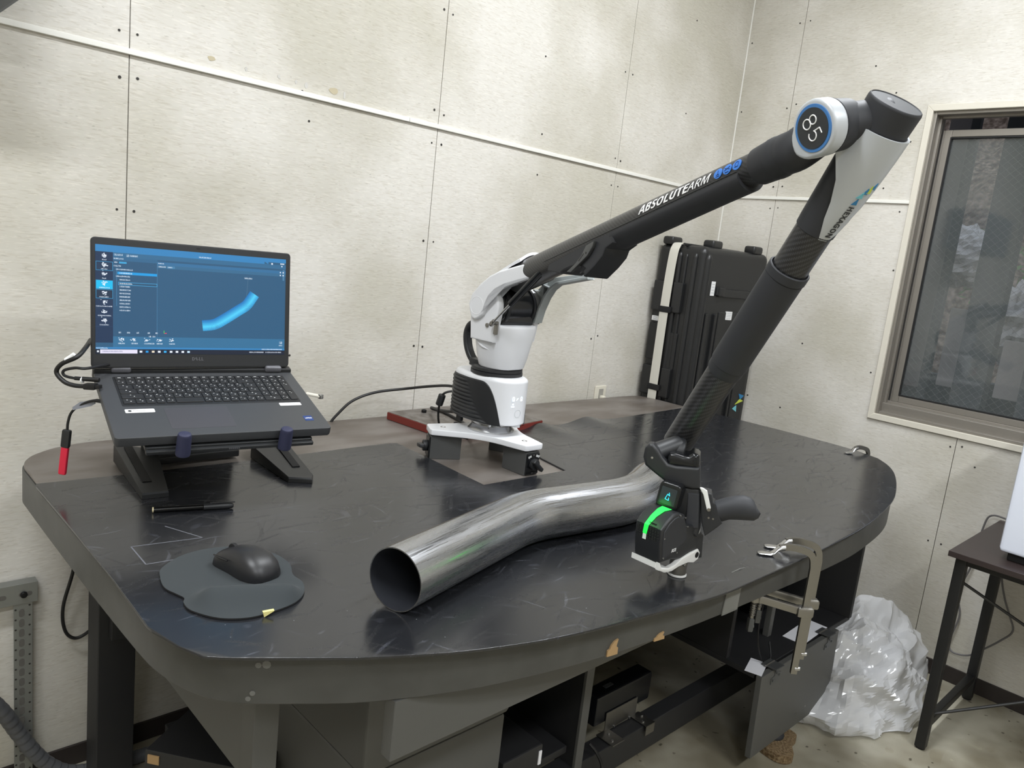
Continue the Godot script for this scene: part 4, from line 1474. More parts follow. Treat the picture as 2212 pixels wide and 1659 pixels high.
	b = mb(t)
	b.cyl(g0 + gd * 0.15, g1, 0.0036, 12)
	part("piston_rod", b, M.steel, gas)
	b = mb(t)
	b.cyl(g1 - gd * 0.006, g1 + gd * 0.012, 0.006, 12, 0.001)
	b.cyl(g1 + gd * 0.004 - n * 0.02, g1 + gd * 0.004 + n * 0.006, 0.0045, 12)
	b.box(g1 + gd * 0.008 - n * 0.018 + Vector3(0, -0.012, 0), Vector3(0.012, 0.03, 0.008), 0.002)
	b.cyl(F * Vector3(0.03, 1.268, 0.078), F * Vector3(0.03, 1.268, 0.089), 0.0055, 12, 0.001)
	part("rod_end", b, M.steel_dull, gas)
	part("spring_stud", stud(mb(t), g0, n), M.steel, gas)


func stud(b: MB, at: Vector3, n: Vector3) -> MB:
	b.cyl(at - n * 0.018, at - n * 0.007, 0.0075, 14, 0.001)
	return b


func upper_arm(t: Node3D, F: Transform3D, n: Vector3) -> void:
	var p0 := Vector3(0.6036, 1.3931, 1.868)
	var p1 := Vector3(1.442, 1.6512, 2.1497)
	var u := (p1 - p0).normalized()
	var L := p0.distance_to(p1)
	var side := Vector3(-0.18, -0.15, 0.97)
	var ev := (side - u * side.dot(u)).normalized()
	var eu := u.cross(ev) * -1.0
	if eu.y < 0.0:
		eu = -eu
	var R := 0.03
	var G := Transform3D(Basis(Vector3(0.94795, 0, 0.31841), Vector3.UP, Vector3(-0.31841, 0, 0.94795)), F.origin)
	var at := func(s: float, th: float, r: float) -> Vector3:
		return p0 + u * s + (ev * cos(th) + eu * sin(th)) * (r - R + lerpf(0.0365, 0.0248, s / L))
	var b := mb(t)
	b.lathe([[0.0365, 0.0], [0.0248, L - 0.01]], p0, u, 48)
	var tube := part("upper_tube", b, M.carbon, t)
	# smooth cover on the lower half
	b = mb(t)
	var rings := []
	for k in [[0.47, 0.0], [0.472, 1.0], [L - 0.15, 1.0], [L - 0.1, 1.06], [L - 0.09, 1.06]]:
		var r := PackedVector3Array()
		for i in 25:
			var th := lerpf(0.04, -PI - 0.04, i / 24.0)
			var e := smoothstep(0.0, 0.1, minf(i, 24 - i) / 24.0)
			r.append(at.call(k[0], th, R - 0.001 + (0.0035 + 0.004 * sin(PI * i / 24.0)) * k[1] * e * (1.0)))
		rings.append(r)
	b.loft(rings)
	part("tube_cover", b, M.black_soft, tube)
	b = mb(t)
	var line := PackedVector3Array()
	for i in 9:
		line.append(at.call(lerpf(0.2, L - 0.09, i / 8.0), 0.05, R + 0.0008))
	b.tube(line, 0.0006, 5)
	part("seam_line", b, M.magnet_paint, tube)
	# sleeve at the elbow end, running into the joint
	b = mb(t)
	b.lathe([[0.0262, 0.0], [0.029, 0.004], [0.0305, 0.03], [0.0305, 0.036], [0.0315, 0.037], [0.0315, 0.046], [0.0305, 0.05], [0.0305, 0.06]], p0 + u * (L - 0.07), u, 40)
	var jn := Vector3(-0.3, -0.25, 0.92).normalized()
	b.tube(MB.curve([p1 - u * 0.012, p1 + u * 0.012, Vector3(1.4707, 1.6804, 2.1593) - jn * 0.03], 6), 0.0305, 32)
	part("elbow_sleeve", b, M.black_soft, tube)
	# black rest below the tube: a saddle with a hooked tail and a grey strap across it
	b = mb(t)
	b.prism(poly([[0.28, 1.426], [0.3437, 1.4235], [0.3626, 1.433], [0.3903, 1.4408], [0.4179, 1.4453], [0.4376, 1.4448], [0.4466, 1.4419], [0.426, 1.4298], [0.4319, 1.4285], [0.4421, 1.4324], [0.4468, 1.43], [0.4452, 1.4256], [0.4508, 1.4253], [0.4874, 1.4503], [0.5128, 1.4722], [0.5191, 1.4872], [0.5443, 1.4996], [0.54, 1.522], [0.29, 1.462]]), G, -0.03, 0.03, 0.004)
	part("hooked_rest", b, M.black_soft, tube)
	b = mb(t)
	b.prism(poly([[0.4546, 1.4892], [0.4843, 1.4999], [0.4817, 1.489], [0.4651, 1.4691], [0.4315, 1.4477], [0.404, 1.4303], [0.3861, 1.4304], [0.417, 1.4482], [0.4405, 1.4678]]), G, 0.03, 0.0375, 0.0015)
	var strap := part("strap_bracket", b, M.magnet_paint, tube)
	b = mb(t)
	b.prism(poly([[0.448, 1.472], [0.4515, 1.473], [0.434, 1.456], [0.431, 1.456]]), G, 0.0372, 0.038)
	b.cyl(G * Vector3(0.459, 1.4745, 0.037), G * Vector3(0.459, 1.4745, 0.0385), 0.002, 8)
	part("strap_slot", b, M.black_gloss, strap)
	# printing on the near side
	var flat := func(s0: float, th0: float, shear: float, fit: float) -> Callable:
		return func(v: Vector3) -> Vector3: return at.call(s0 + v.x * fit + v.y * shear, th0 + v.y / R, R + 0.0009 + v.z)
	b = mb(t)
	var s0 := 0.573
	var th0 := 0.46
	var w := 0.139
	b.text("ABSOLUTE", 0.0165, flat.call(s0, th0, 0.25, w / MB.new().text("ABSOLUTE", 0.0165, func(v): return v, true, 0.0004, 0)), true, 0.0004, 2)
	part("lettering", b, M.print_white, tube, "white bold lettering ABSOLUTE")
	b = mb(t)
	b.text("ARM", 0.0165, flat.call(0.7135, th0, 0.3, 0.053 / MB.new().text("ARM", 0.0165, func(v): return v, false, 0.0004, 0)), false, 0.0004, 2)
	part("lettering", b, M.print_white, tube, "white thin lettering ARM")
	for i in 3:
		var c := 0.7875 + i * 0.0215
		b = mb(t)
		var disc := PackedVector3Array()
		var back := PackedVector3Array()
		for k in 28:
			var d := Vector2(cos(TAU * k / 28), sin(TAU * k / 28)) * 0.0096
			disc.append(at.call(c + d.x, th0 + d.y / R, R + 0.0012))
			back.append(at.call(c + d.x, th0 + d.y / R, R + 0.0002))
		b.loft([back, disc], false, false)
		b.sheet(24, 4, func(x, y):
			var d: Vector2 = Vector2(cos(TAU * x), sin(TAU * x)) * 0.0096 * y
			return at.call(c + d.x, th0 + d.y / R, R + 0.0012))
		var ic := part("icon", b, M.print_blue, tube)
		b = mb(t)
		var mark := func(d: Vector2) -> Vector3: return at.call(c + d.x, th0 + d.y / R, R + 0.0016)
		var strokes := [[[-0.004, -0.006], [0.004, -0.006]], [[0.0, -0.002], [0.0, 0.005]], [[-0.003, -0.003], [0.003, -0.003]]] if i == 0 else [[[-0.006, 0.003], [0.006, -0.002]], [[-0.006, -0.002], [0.006, 0.003]], [[-0.004, -0.006], [0.004, -0.006]]] if i == 1 else [[[-0.0035, 0.005], [-0.0035, -0.002]], [[0.0035, 0.005], [0.0035, -0.002]], [[-0.004, -0.004], [0.004, -0.004]], [[-0.002, 0.005], [0.002, 0.005]]]
		for sgm in strokes:
			b.tube(PackedVector3Array([mark.call(Vector2(sgm[0][0], sgm[0][1])), mark.call(Vector2(sgm[1][0], sgm[1][1]))]), 0.0005, 5)
		part("icon_drawing", b, M.print_navy, ic)


func elbow(t: Node3D) -> void:
	var J := Vector3(1.4956, 1.6705, 2.2085)
	var ne := Vector3(-0.3, -0.25, 0.92).normalized()
	var xf := Vector3.UP.cross(ne).normalized()
	var yf := ne.cross(xf)
	var E := Transform3D(Basis(xf, yf, ne), J)
	var b := mb(t)
	# white cover with a squared corner towards the tube
	var q := PackedVector2Array()
	for i in 40:
		var th := TAU * i / 40
		var r := 0.0384
		var d := wrapf(th - deg_to_rad(222.0), -PI, PI)
		if absf(d) < 0.75:
			r += 0.0095 * pow(1.0 - absf(d) / 0.75, 0.7)
		q.append(Vector2(cos(th), sin(th)) * r)
	b.prism(q, E, -0.025, 0.0, 0.0045, 3)
	var cover := part("elbow_cover", b, M.silver_shell, t)
	b = mb(t)
	b.lathe([[0.0, -0.002], [0.0317, -0.002], [0.0317, 0.0006], [0.0313, 0.0012], [0.0, 0.0012]], J, ne, 48)
	part("blue_ring", b, M.ring_blue, cover)
	b = mb(t)
	b.lathe([[0.0, 0.0], [0.0272, 0.0], [0.0272, 0.0018], [0.0268, 0.002], [0.0, 0.002]], J, ne, 48)
	part("number_plate", b, M.print_dark, cover)
	# the number 85, turned a quarter clockwise
	b = mb(t)
	var turn := deg_to_rad(-62.0)
	var put := func(x: float, y: float) -> Vector3:
		var v := Vector2(x, y).rotated(turn) * 0.75
		return E * Vector3(v.x, v.y, 0.0022)
	for k in [[-0.0125, 0.0085, 0.0078], [-0.0125, -0.0072, 0.0088]]:
		var ring := PackedVector3Array()
		for i in 30:
			ring.append(put.call(k[0] + cos(TAU * i / 30) * k[2], k[1] + sin(TAU * i / 30) * k[2]))
		b.tube(ring, 0.0009, 6, true, ne)
	var five := [put.call(0.0185, 0.0155), put.call(0.0075, 0.0155)]
	b.tube(PackedVector3Array(five), 0.0009, 6)
	b.tube(PackedVector3Array([put.call(0.0075, 0.0155), put.call(0.0065, 0.0035)]), 0.0009, 6)
	var bow := PackedVector3Array()
	for i in 22:
		var th := lerpf(2.35, -2.5, i / 21.0)
		bow.append(put.call(0.0117 + cos(th) * 0.0088, -0.0052 + sin(th) * 0.0088))
	b.tube(bow, 0.0009, 6)
	part("number", b, M.print_white, cover, "white number 85")
	# black joint body and the cross shaft to the forearm
	b = mb(t)
	b.lathe([[0.03, -0.06], [0.0345, -0.057], [0.036, -0.03], [0.0378, -0.025], [0.033, -0.022]], J, ne, 44)
	part("joint_body", b, M.black_soft, t)
	var FT := Vector3(1.5556, 1.6938, 2.1274)
	var WR := Vector3(1.2265, 1.1436, 1.9924)
	b = mb(t)
	b.cyl(J - ne * 0.04, J.lerp(FT, 0.95) - ne * 0.012, 0.0295, 40, 0.002)
	part("cross_shaft", b, M.black_soft, t)
	# forearm
	var d := (FT - WR).normalized()
	var L := WR.distance_to(FT)
	var mid := WR.lerp(FT, 0.7)
	var view := (Vector3(2.011, 1.465, 3.229) - mid).normalized()
	var ev := (view - d * view.dot(d)).normalized()
	var er := d.cross(ev) * -1.0
	if er.dot(Vector3(0.68, 0.1, -0.72)) < 0.0:
		er = -er
	var at := func(k: float, th: float, r: float) -> Vector3: return WR + d * (k * L) + (ev * cos(th) + er * sin(th)) * r
	b = mb(t)
	b.cyl(WR - d * 0.012, WR + d * 0.3 * L, 0.0285, 40)
	part("lower_tube", b, M.carbon, t)
	b = mb(t)
	b.cyl(WR + d * 0.55 * L, WR + d * 0.8 * L, 0.0288, 40)
	part("middle_tube", b, M.carbon, t)
	b = mb(t)
	b.lathe([[0.0275, 0.272 * L], [0.03, 0.274 * L], [0.0312, 0.281 * L], [0.0315, 0.302 * L], [0.032, 0.303 * L], [0.0328, 0.306 * L], [0.0328, 0.592 * L], [0.032, 0.593 * L], [0.032, 0.595 * L], [0.034, 0.596 * L], [0.034, 0.617 * L], [0.0328, 0.619 * L], [0.031, 0.619 * L], [0.0305, 0.606 * L]], WR, d, 48)
	part("grip_sleeve", b, M.black_soft, t)
	b = mb(t)
	b.lathe([[0.029, 0.728 * L], [0.0305, 0.73 * L], [0.0312, 0.75 * L], [0.033, 0.85 * L], [0.0345, 0.94 * L], [0.0345, 0.985 * L]], WR, d, 48)
	part("forearm_neck", b, M.black_soft, t)
	# silver shield on the outer side
	b = mb(t)
	var prof := [[0.7275, 0.0296, 0.012, 50.0], [0.732, 0.0305, 0.0118, 58.0], [0.75, 0.0325, 0.009, 72.0], [0.78, 0.0352, 0.003, 95.0], [0.82, 0.0388, -0.002, 130.0], [0.8667, 0.0412, -0.0124, 150.0], [0.9, 0.0425, -0.027, 160.0], [0.9268, 0.0432, -0.038, 165.0], [0.955, 0.0435, -0.046, 165.0], [0.984, 0.0435, -0.05, 165.0]]
	var rings := []
	for k in prof:
		var rim: float = k[1]
		var tl := asin(maxf(k[2] / rim, -0.55))
		var ring := PackedVector3Array()
		for lay in 2:
			var rr := rim - lay * 0.0035
			var line := PackedVector3Array()
			for i in 33:
				line.append(at.call(k[0], lerpf(deg_to_rad(k[3]), tl, i / 32.0), rr))
			var out := maxf(0.0004, rim * sin(tl) - k[2])
			var last := line[32]
			for i in 5:
				line.append(last - er * out * (i + 1) / 5.0)
			if lay == 1:
				line.reverse()
			ring.append_array(line)
		rings.append(ring)
	b.loft(rings)
	var shield := part("forearm_shield", b, M.silver_shell, t)
	b = mb(t)
	b.lathe([[0.03, 0.972 * L], [0.0365, 0.976 * L], [0.0382, 0.982 * L], [0.0385, 1.034 * L], [0.0376, 1.0385 * L], [0.0362, 1.04 * L], [0.0352, 1.038 * L], [0.02, 1.0385 * L], [0.0, 1.039 * L]], WR, d, 56)
	part("end_knob", b, M.black_soft, t)
	# maker's mark and name, read downwards
	var rad := func(k: float) -> float:
		for i in range(1, prof.size()):
			if k <= prof[i][0]:
				return lerpf(prof[i - 1][1], prof[i][1], (k - prof[i - 1][0]) / (prof[i][0] - prof[i - 1][0]))
		return 0.0435
	b = mb(t)
	b.text("HEXAGON", 0.0088, func(v):
		var k: float = 0.828 - v.x / L
		var r: float = rad.call(k)
		return at.call(k, deg_to_rad(42.0) + v.y / r, r + 0.0007 + v.z), true, 0.0004, 2)
	part("lettering", b, M.print_dark, shield, "dark lettering HEXAGON")
	for tri in [[[0.848, 44.0], [0.832, 36.0], [0.833, 48.0], "logo_blue"], [[0.866, 46.0], [0.849, 36.0], [0.85, 50.0], "logo_teal"], [[0.876, 51.0], [0.86, 43.0], [0.861, 55.0], "logo_blue"], [[0.883, 57.0], [0.864, 51.0], [0.864, 62.0], "logo_lime"], [[0.89, 66.0], [0.876, 59.0], [0.872, 69.0], "logo_blue"]]:
		b = mb(t)
		var front := PackedVector3Array()
		var back := PackedVector3Array()
		for i in 3:
			var r: float = rad.call(tri[i][0])
			front.append(at.call(tri[i][0], deg_to_rad(tri[i][1]), r + 0.0012))
			back.append(at.call(tri[i][0], deg_to_rad(tri[i][1]), r - 0.001))
		b.loft([back, front])
		part("logo_facet", b, M[tri[3]], shield)


func scanner() -> void:
	# wrist, scanner head, pistol grip and probe on the end of the arm; one tool with the arm's wrist
	var V := Vector3(1.289, 0, 2.032)
	var nc := Vector3(0.516, 0, 0.856).normalized()
	var h := Vector3(nc.z, 0, -nc.x)
	var H := Transform3D(Basis(h, Vector3.UP, nc), V)
	var t := thing("laser_scanner", "black handheld laser scanner with pistol grip and green light strip at the arm's end", "scanner", Vector3(1.289, 0.9, 2.032))
	var b := mb(t)
	# wrist lever
	b.prism(poly([[-0.0922, 1.1181], [-0.0914, 1.1353], [-0.0846, 1.145], [-0.0765, 1.1456], [-0.0673, 1.1379], [-0.0572, 1.1244], [-0.0459, 1.1139], [-0.0311, 1.1124], [0.0112, 1.117], [0.0171, 1.0773], [0.0033, 1.0738], [-0.0228, 1.0764], [-0.0458, 1.0789], [-0.0725, 1.0944], [-0.0869, 1.1037]]), H, -0.002, 0.026, 0.006, 3)
	var wrist := part("wrist_lever", b, M.black_plastic, t)
	b = mb(t)
	b.prism(poly([[-0.047, 1.108], [-0.0491, 1.1242], [-0.0455, 1.1325], [-0.0345, 1.1345], [-0.0214, 1.1326], [-0.012, 1.1335], [-0.0051, 1.1406], [0.003, 1.1396], [0.0075, 1.1362], [0.0112, 1.112]]), H, -0.03, 0.022, 0.008, 3)
	part("wrist_cheek", b, M.black_gloss, wrist)
	b = mb(t)
	b.cyl(H * Vector3(-0.0758, 1.1205, 0.0255), H * Vector3(-0.0758, 1.1205, 0.0268), 0.0022, 10)
	part("screw", b, M.steel, wrist)
	b = mb(t)
	b.box(H * Vector3(0.0005, 1.124, 0.0215), Vector3(0.004, 0.012, 0.004), 0.001)
	part("latch_slot", b, M.stand_rubber, wrist)
	b = mb(t)
	b.cyl(H * Vector3(-0.078, 1.1205, 0.002), H * Vector3(-0.03, 1.14, -0.03), 0.02, 20, 0.005)
	b.cyl(H * Vector3(-0.05, 1.128, -0.028), H * Vector3(-0.02, 1.128, -0.028), 0.026, 24, 0.006)
	part("wrist_pivot", b, M.black_plastic, t)
	# trunk
	b = mb(t)
	b.prism(poly([[-0.026, 1.075], [0.0173, 1.079], [0.0225, 1.04], [0.0279, 1.001], [0.026, 0.985], [-0.006, 0.985], [-0.012, 1.01], [-0.024, 1.012]]), H, -0.024, 0.022, 0.008, 3)
	part("trunk", b, M.black_plastic, t)
	b = mb(t)
	b.prism(poly([[-0.003, 1.066], [0.0165, 1.068], [0.0245, 1.004], [0.0, 1.0], [-0.001, 1.03]]), H, 0.02, 0.0242, 0.002)
	part("trunk_cover", b, M.black_soft, t)
	# round display head
	var dn := Vector3(0.3, 0.06, 0.95).normalized()
	var dx := Vector3.UP.cross(dn).normalized()
	var dy := dn.cross(dx)
	var D := Transform3D(Basis(dx, dy, dn) * Basis(Vector3.BACK, -0.1), Vector3(1.2835, 1.0615, 2.094))
	b = mb(t)
	b.prism(b.rrect(0.04, 0.048, 0.008, 4), D, -0.035, 0.0, 0.003, 3)
	var head := part("display_head", b, M.black_gloss, t)
	b = mb(t)
	b.prism(b.rrect(0.029, 0.031, 0.001, 1), D, -0.001, 0.0007)
	part("display_screen", b, M.display_glass, head)
	b = mb(t)
	for s in [[[-0.004, -0.006], [-0.001, 0.004]], [[-0.004, -0.006], [0.003, -0.007]], [[0.003, -0.007], [0.002, -0.002]], [[-0.001, 0.004], [0.003, 0.001]], [[0.003, 0.001], [0.001, 0.007]]]:
		b.tube(PackedVector3Array([D * Vector3(s[0][0], s[0][1], 0.0012), D * Vector3(s[1][0], s[1][1], 0.0012)]), 0.0006, 5)
	part("display_symbol", b, M.oled_glow, head)
	# scanner body: profile in the z,y plane, 6 cm wide, hung on the near side
	var S := Transform3D(Basis(Vector3(0, 0, 1), Vector3.UP, Vector3(-1, 0, 0)), Vector3(1.286, 0, 0))
	var side := [[2.136, 0.953], [2.1425, 0.986], [2.1445, 1.016], [2.13, 1.03], [2.114, 1.039], [2.1, 1.0415], [2.078, 1.034], [2.068, 1.014], [2.04, 1.008], [2.002, 0.982], [1.995, 0.934], [2.03, 0.938], [2.1, 0.953]]
	b = mb(t)
	b.prism(poly(side), S, -0.029, 0.029, 0.005, 3)
	var body := part("scanner_body", b, M.black_plastic, t)
	b = mb(t)
	b.prism(poly([[2.131, 0.958], [2.137, 0.986], [2.139, 1.012], [2.127, 1.025], [2.112, 1.033], [2.1, 1.035], [2.083, 1.029], [2.072, 1.01], [2.062, 0.985], [2.08, 0.975], [2.11, 0.966]]), S, -0.0305, -0.028, 0.001, 1)
	part("side_cover", b, M.black_soft, body)
	b = mb(t)
	b.text("AS1", 0.0062, func(v): return Vector3(1.3168 + v.z, 0.972 + v.y, 2.1085 - v.x), true, 0.0003, 0)
	part("lettering", b, M.print_white, body, "white lettering AS1")
	b = mb(t)
	for p in [[2.131, 0.963], [2.136, 1.0], [2.079, 1.029], [2.067, 1.01], [2.09, 0.965], [2.096, 1.036]]:
		b.cyl(Vector3(1.314, p[1], p[0]), Vector3(1.3172, p[1], p[0]), 0.0015, 8)
	part("screw", b, M.steel, body)
	# vent grid on the front with the light strip over it
	b = mb(t)
	for i in 9:
		for j in 6:
			var y := 0.994 + j * 0.0052
			var x := 1.2645 + i * 0.0054
			if Vector2((x - 1.286) / 0.023, (y - 1.006) / 0.0175).length() < 1.05 and absf(x - 1.2795) > 0.006:
				var z := 2.1425 + (y - 0.986) / 0.03 * 0.002 if y < 1.016 else 2.1445 - (y - 1.016)
				b.box(Vector3(x, y, z), Vector3(0.004, 0.0038, 0.002))
	stuff(part("vent_hole", b, M.stand_rubber, body))
	b = mb(t)
	var glow := [[0.9985, 2.1437], [1.016, 2.1452], [1.0305, 2.1305], [1.0395, 2.1145], [1.042, 2.1]]
	b.sheet(8, 4, func(u, v):
		var k: float = v * 3.999
		var i := int(k)
		var p: Vector2 = Vector2(glow[i][0], glow[i][1]).lerp(Vector2(glow[i + 1][0], glow[i + 1][1]), k - i)
		var w := lerpf(0.0085, 0.021, v * v)
		return Vector3(1.2795 + v * 0.01 + (u - 0.5) * w, p.x + 0.0006, p.y + 0.0006))
	part("light_strip", b, M.led_green, body, "glowing green light strip")
	b = mb(t)
	b.box(Vector3(1.2795, 0.9935, 2.1436), Vector3(0.0075, 0.01, 0.001), 0.0003)
	part("strip_end", b, M.led_off, body)
	var l := OmniLight3D.new()
	l.name = "strip_light"
	l.light_color = Color(0.1, 1.0, 0.3)
	l.light_energy = 0.0006
	l.light_size = 0.012
	l.omni_range = 3.0
	l.shadow_enabled = true
	l.position = Vector3(1.283, 1.034, 2.15) - t.position
	t.add_child(l)
	# pale belt and lever, white button
	b = mb(t)
	b.prism(poly([[2.14, 0.956], [2.134, 0.946], [2.11, 0.94], [2.09, 0.9425], [2.07, 0.951], [2.045, 0.956], [2.02, 0.958], [2.013, 0.95], [2.016, 0.938], [2.03, 0.9335], [2.05, 0.938], [2.08, 0.936], [2.1, 0.932], [2.122, 0.934], [2.14, 0.942]]), S, -0.0325, -0.022, 0.002)
	b.prism(poly([[2.141, 0.9545], [2.134, 0.9445], [2.11, 0.939], [2.1, 0.936], [2.122, 0.936], [2.141, 0.944]]), S, -0.024, 0.03, 0.001, 1)
	part("pale_belt", b, M.lever_white, body)
	b = mb(t)
	b.lathe([[0.0, 0.0], [0.0055, 0.0], [0.0055, 0.001], [0.003, 0.0014], [0.0, 0.0014]], Vector3(1.3185, 0.948, 2.024), Vector3.RIGHT, 16)
	part("belt_screw", b, M.bolt_black, body)
	b = mb(t)
	b.ball(Vector3(1.3155, 0.9955, 2.029), Vector3(0.003, 0.0085, 0.0085), 16, 10)
	part("white_button", b, M.lever_white, body)
	# wedge, latch lever, grip and trigger
	b = mb(t)
	b.prism(poly([[0.0177, 1.0712], [0.032, 1.0714], [0.0378, 1.07], [0.0424, 1.0555], [0.0476, 1.0531], [0.0647, 1.0189], [0.056, 1.0085], [0.0381, 0.9891], [0.0278, 1.0147]]), H, -0.018, 0.018, 0.003)
	part("grip_mount", b, M.black_plastic, t)
	b = mb(t)
	b.prism(poly([[0.0146, 1.08], [0.0218, 1.0794], [0.0294, 1.0758], [0.0402, 1.0459], [0.0399, 1.0399], [0.036, 1.038], [0.0335, 1.0414], [0.0235, 1.0679]]), H, 0.016, 0.0225, 0.0015)
	part("latch_lever", b, M.lever_white, t)
	b = mb(t)
	for p in [[0.0395, 1.0255], [0.0475, 1.025]]:
		b.cyl(H * Vector3(p[0], p[1], 0.0175), H * Vector3(p[0], p[1], 0.0187), 0.0019, 8)
	b.cyl(H * Vector3(0.0375, 1.042, 0.02), H * Vector3(0.0375, 1.042, 0.0235), 0.0032, 10)
	part("screw", b, M.steel_dull, t)
	b = mb(t)
	var rings := []
	for k in [[0.044, 1.033, 0.016, 0.016], [0.055, 1.036, 0.0195, 0.0175], [0.07, 1.044, 0.0195, 0.018], [0.085, 1.0485, 0.0215, 0.0185], [0.1, 1.0515, 0.0225, 0.018], [0.113, 1.0515, 0.0205, 0.016], [0.12, 1.052, 0.0145, 0.011], [0.1225, 1.052, 0.006, 0.005]]:
		var r := PackedVector3Array()
		for i in 28:
			var th := TAU * i / 28
			r.append(H * Vector3(k[0] - sin(th) * 0.006, k[1] + sin(th) * k[2], cos(th) * k[3]))
		rings.append(r)
	b.loft(rings)
	part("pistol_grip", b, M.black_soft, t)
	b = mb(t)
	b.prism(poly([[0.046, 1.0075], [0.053, 1.0085], [0.0545, 1.004], [0.052, 1.001], [0.044, 1.002]]), H, -0.006, 0.006, 0.001)
	part("trigger", b, M.trigger_red, t)
	# probe holder standing on the mat
	b = mb(t)
	var pv := Vector3(1.29, 0, 2.035)
	b.lathe([[0.014, 0.9045], [0.0165, 0.9055], [0.0165, 0.926], [0.0155, 0.9265], [0.0165, 0.927], [0.0165, 0.9345], [0.0135, 0.936], [0.0135, 0.942]], pv, Vector3.UP, 32)
	var pr := part("probe_holder", b, M.steel_dull, t)
	b = mb(t)
	b.lathe([[0.0165, 0.9003], [0.018, 0.901], [0.018, 0.9035], [0.0165, 0.9045]], pv, Vector3.UP, 32)
	part("probe_foot", b, M.lever_white, pr)
	b = mb(t)
	b.cyl(pv + Vector3(0.012, 0.9275, 0.0055), pv + Vector3(0.0195, 0.9275, 0.0078), 0.003, 12, 0.0008)
	part("lock_screw", b, M.steel, pr)


func screen_image() -> ImageTexture:
	# what the screen shows: a dark blue program window with a bent blue pipe
	var W := 960
	var H := 540
	var im := Image.create(W, H, false, Image.FORMAT_RGB8)
	var base := Color(0.175, 0.36, 0.5)
	im.fill(base)
	var bar := Color(0.2, 0.52, 0.75)
	var white := Color(0.93, 0.96, 1.0)
	var rect := func(x: float, y: float, w: float, h: float, c: Color): im.fill_rect(Rect2i(int(x), int(y), int(maxf(1, w)), int(maxf(1, h))), c)
	rect.call(0, 0, W, 34, bar)
	rect.call(860, 22, 100, 12, base)
	for i in 20:
		rect.call(838 + i, 22 + i * 0.6, 2, 12 - i * 0.6, base)
	rect.call(0, 34, 78, 450, Color(0.1, 0.2, 0.33))
	rect.call(78, 34, 205, 460, Color(0.17, 0.345, 0.48))
	rect.call(78, 34, 882, 22, Color(0.2, 0.42, 0.58))
	rect.call(78, 56, 205, 18, Color(0.19, 0.4, 0.56))
	rect.call(283, 66, 677, 16, Color(0.2, 0.44, 0.62))
	rect.call(283, 82, 677, 16, Color(0.21, 0.42, 0.57))
	rect.call(282, 66, 2, 390, Color(0.28, 0.5, 0.66))
	rect.call(78, 452, 882, 54, Color(0.2, 0.44, 0.6))
	rect.call(0, 506, W, 10, bar)
	rect.call(0, 516, W, 24, Color(0.08, 0.12, 0.2))
	# buttons down the left
	for k in [[1, Color(0.12, 0.22, 0.34)], [3, Color(0.05, 0.75, 0.95)], [4, Color(0.12, 0.2, 0.3)]]:
		var y: int = 36 + k[0] * 46
		rect.call(2, y, 76, 44, Color(0.2, 0.6, 0.8))
		rect.call(4, y + 2, 72, 40, k[1])
	var r2 := RandomNumberGenerator.new()
	r2.seed = 5
	for i in 8:
		var y := 36 + i * 46
		rect.call(0, y + 45, 78, 1, Color(0.2, 0.33, 0.45))
		for j in 26:
			var p := Vector2(r2.randfn(0, 6), r2.randfn(0, 5))
			rect.call(37 + p.x, y + 15 + p.y, r2.randi_range(2, 6), r2.randi_range(2, 5), white)
		var w := [18, 26, 18, 44, 42, 72, 56, 40][i] as int
		words(im, 39 - w / 2, y + 34, w, 6, white, r2)
	words(im, 84, 40, 36, 9, white, r2)
	words(im, 140, 40, 10, 12, white, r2)
	words(im, 154, 42, 34, 8, white, r2)
	words(im, 82, 60, 44, 7, white, r2)
	words(im, 84, 79, 14, 6, white, r2)
	rect.call(106, 78, 34, 9, Color(0.25, 0.65, 0.85))
	words(im, 82, 96, 32, 7, white, r2)
	words(im, 92, 113, 76, 7, white, r2)
	rect.call(98, 128, 184, 13, Color(0.1, 0.62, 0.9))
	words(im, 106, 131, 60, 7, white, r2)
	words(im, 92, 147, 60, 7, white, r2)
	for i in 10:
		words(im, 108, 164 + i * 17, 48, 7, white, r2)
	rect.call(94, 110, 1, 190, Color(0.35, 0.65, 0.85))
	rect.call(102, 179, 181, 15, Color(0.3, 0.7, 0.92))
	rect.call(104, 181, 177, 11, Color(0.16, 0.33, 0.46))
	words(im, 108, 183, 58, 7, white, r2)
	words(im, 488, 22, 60, 7, white, r2)
	words(im, 288, 70, 28, 6, white, r2)
	words(im, 288, 86, 34, 7, white, r2)
	rect.call(330, 84, 38, 12, Color(0.28, 0.52, 0.68))
	words(im, 334, 87, 20, 6, white, r2)
	words(im, 728, 116, 42, 8, white, r2)
	rect.call(876, 26, 9, 9, white)
	rect.call(942, 60, 10, 60, Color(0.3, 0.5, 0.65))
	for p in [[928, 24], [936, 24], [944, 24], [934, 38], [926, 72], [926, 88], [942, 72], [942, 88]]:
		rect.call(p[0], p[1], 6, 7, white)
	for p in [[104, 428], [142, 428], [186, 428], [238, 428], [276, 428], [244, 446], [262, 446]]:
		words(im, p[0], p[1], 10, 8, white, r2)
	for i in 5:
		for j in 16:
			rect.call(112 + i * 60 + r2.randfn(0, 6), 466 + r2.randfn(0, 4), 5, 3, white)
		words(im, 102 + i * 60, 483, 28 if i != 2 else 46, 7, white, r2)
	words(im, 930, 466, 14, 14, white, r2)
	words(im, 928, 486, 18, 6, white, r2)
	words(im, 4, 508, 50, 6, white, r2)
	words(im, 830, 508, 116, 6, white, r2)
	rect.call(20, 518, 170, 20, Color(0.92, 0.9, 0.98))
	words(im, 30, 524, 90, 7, Color(0.6, 0.6, 0.72), r2)
	rect.call(6, 523, 9, 9, white)
	var k := 0
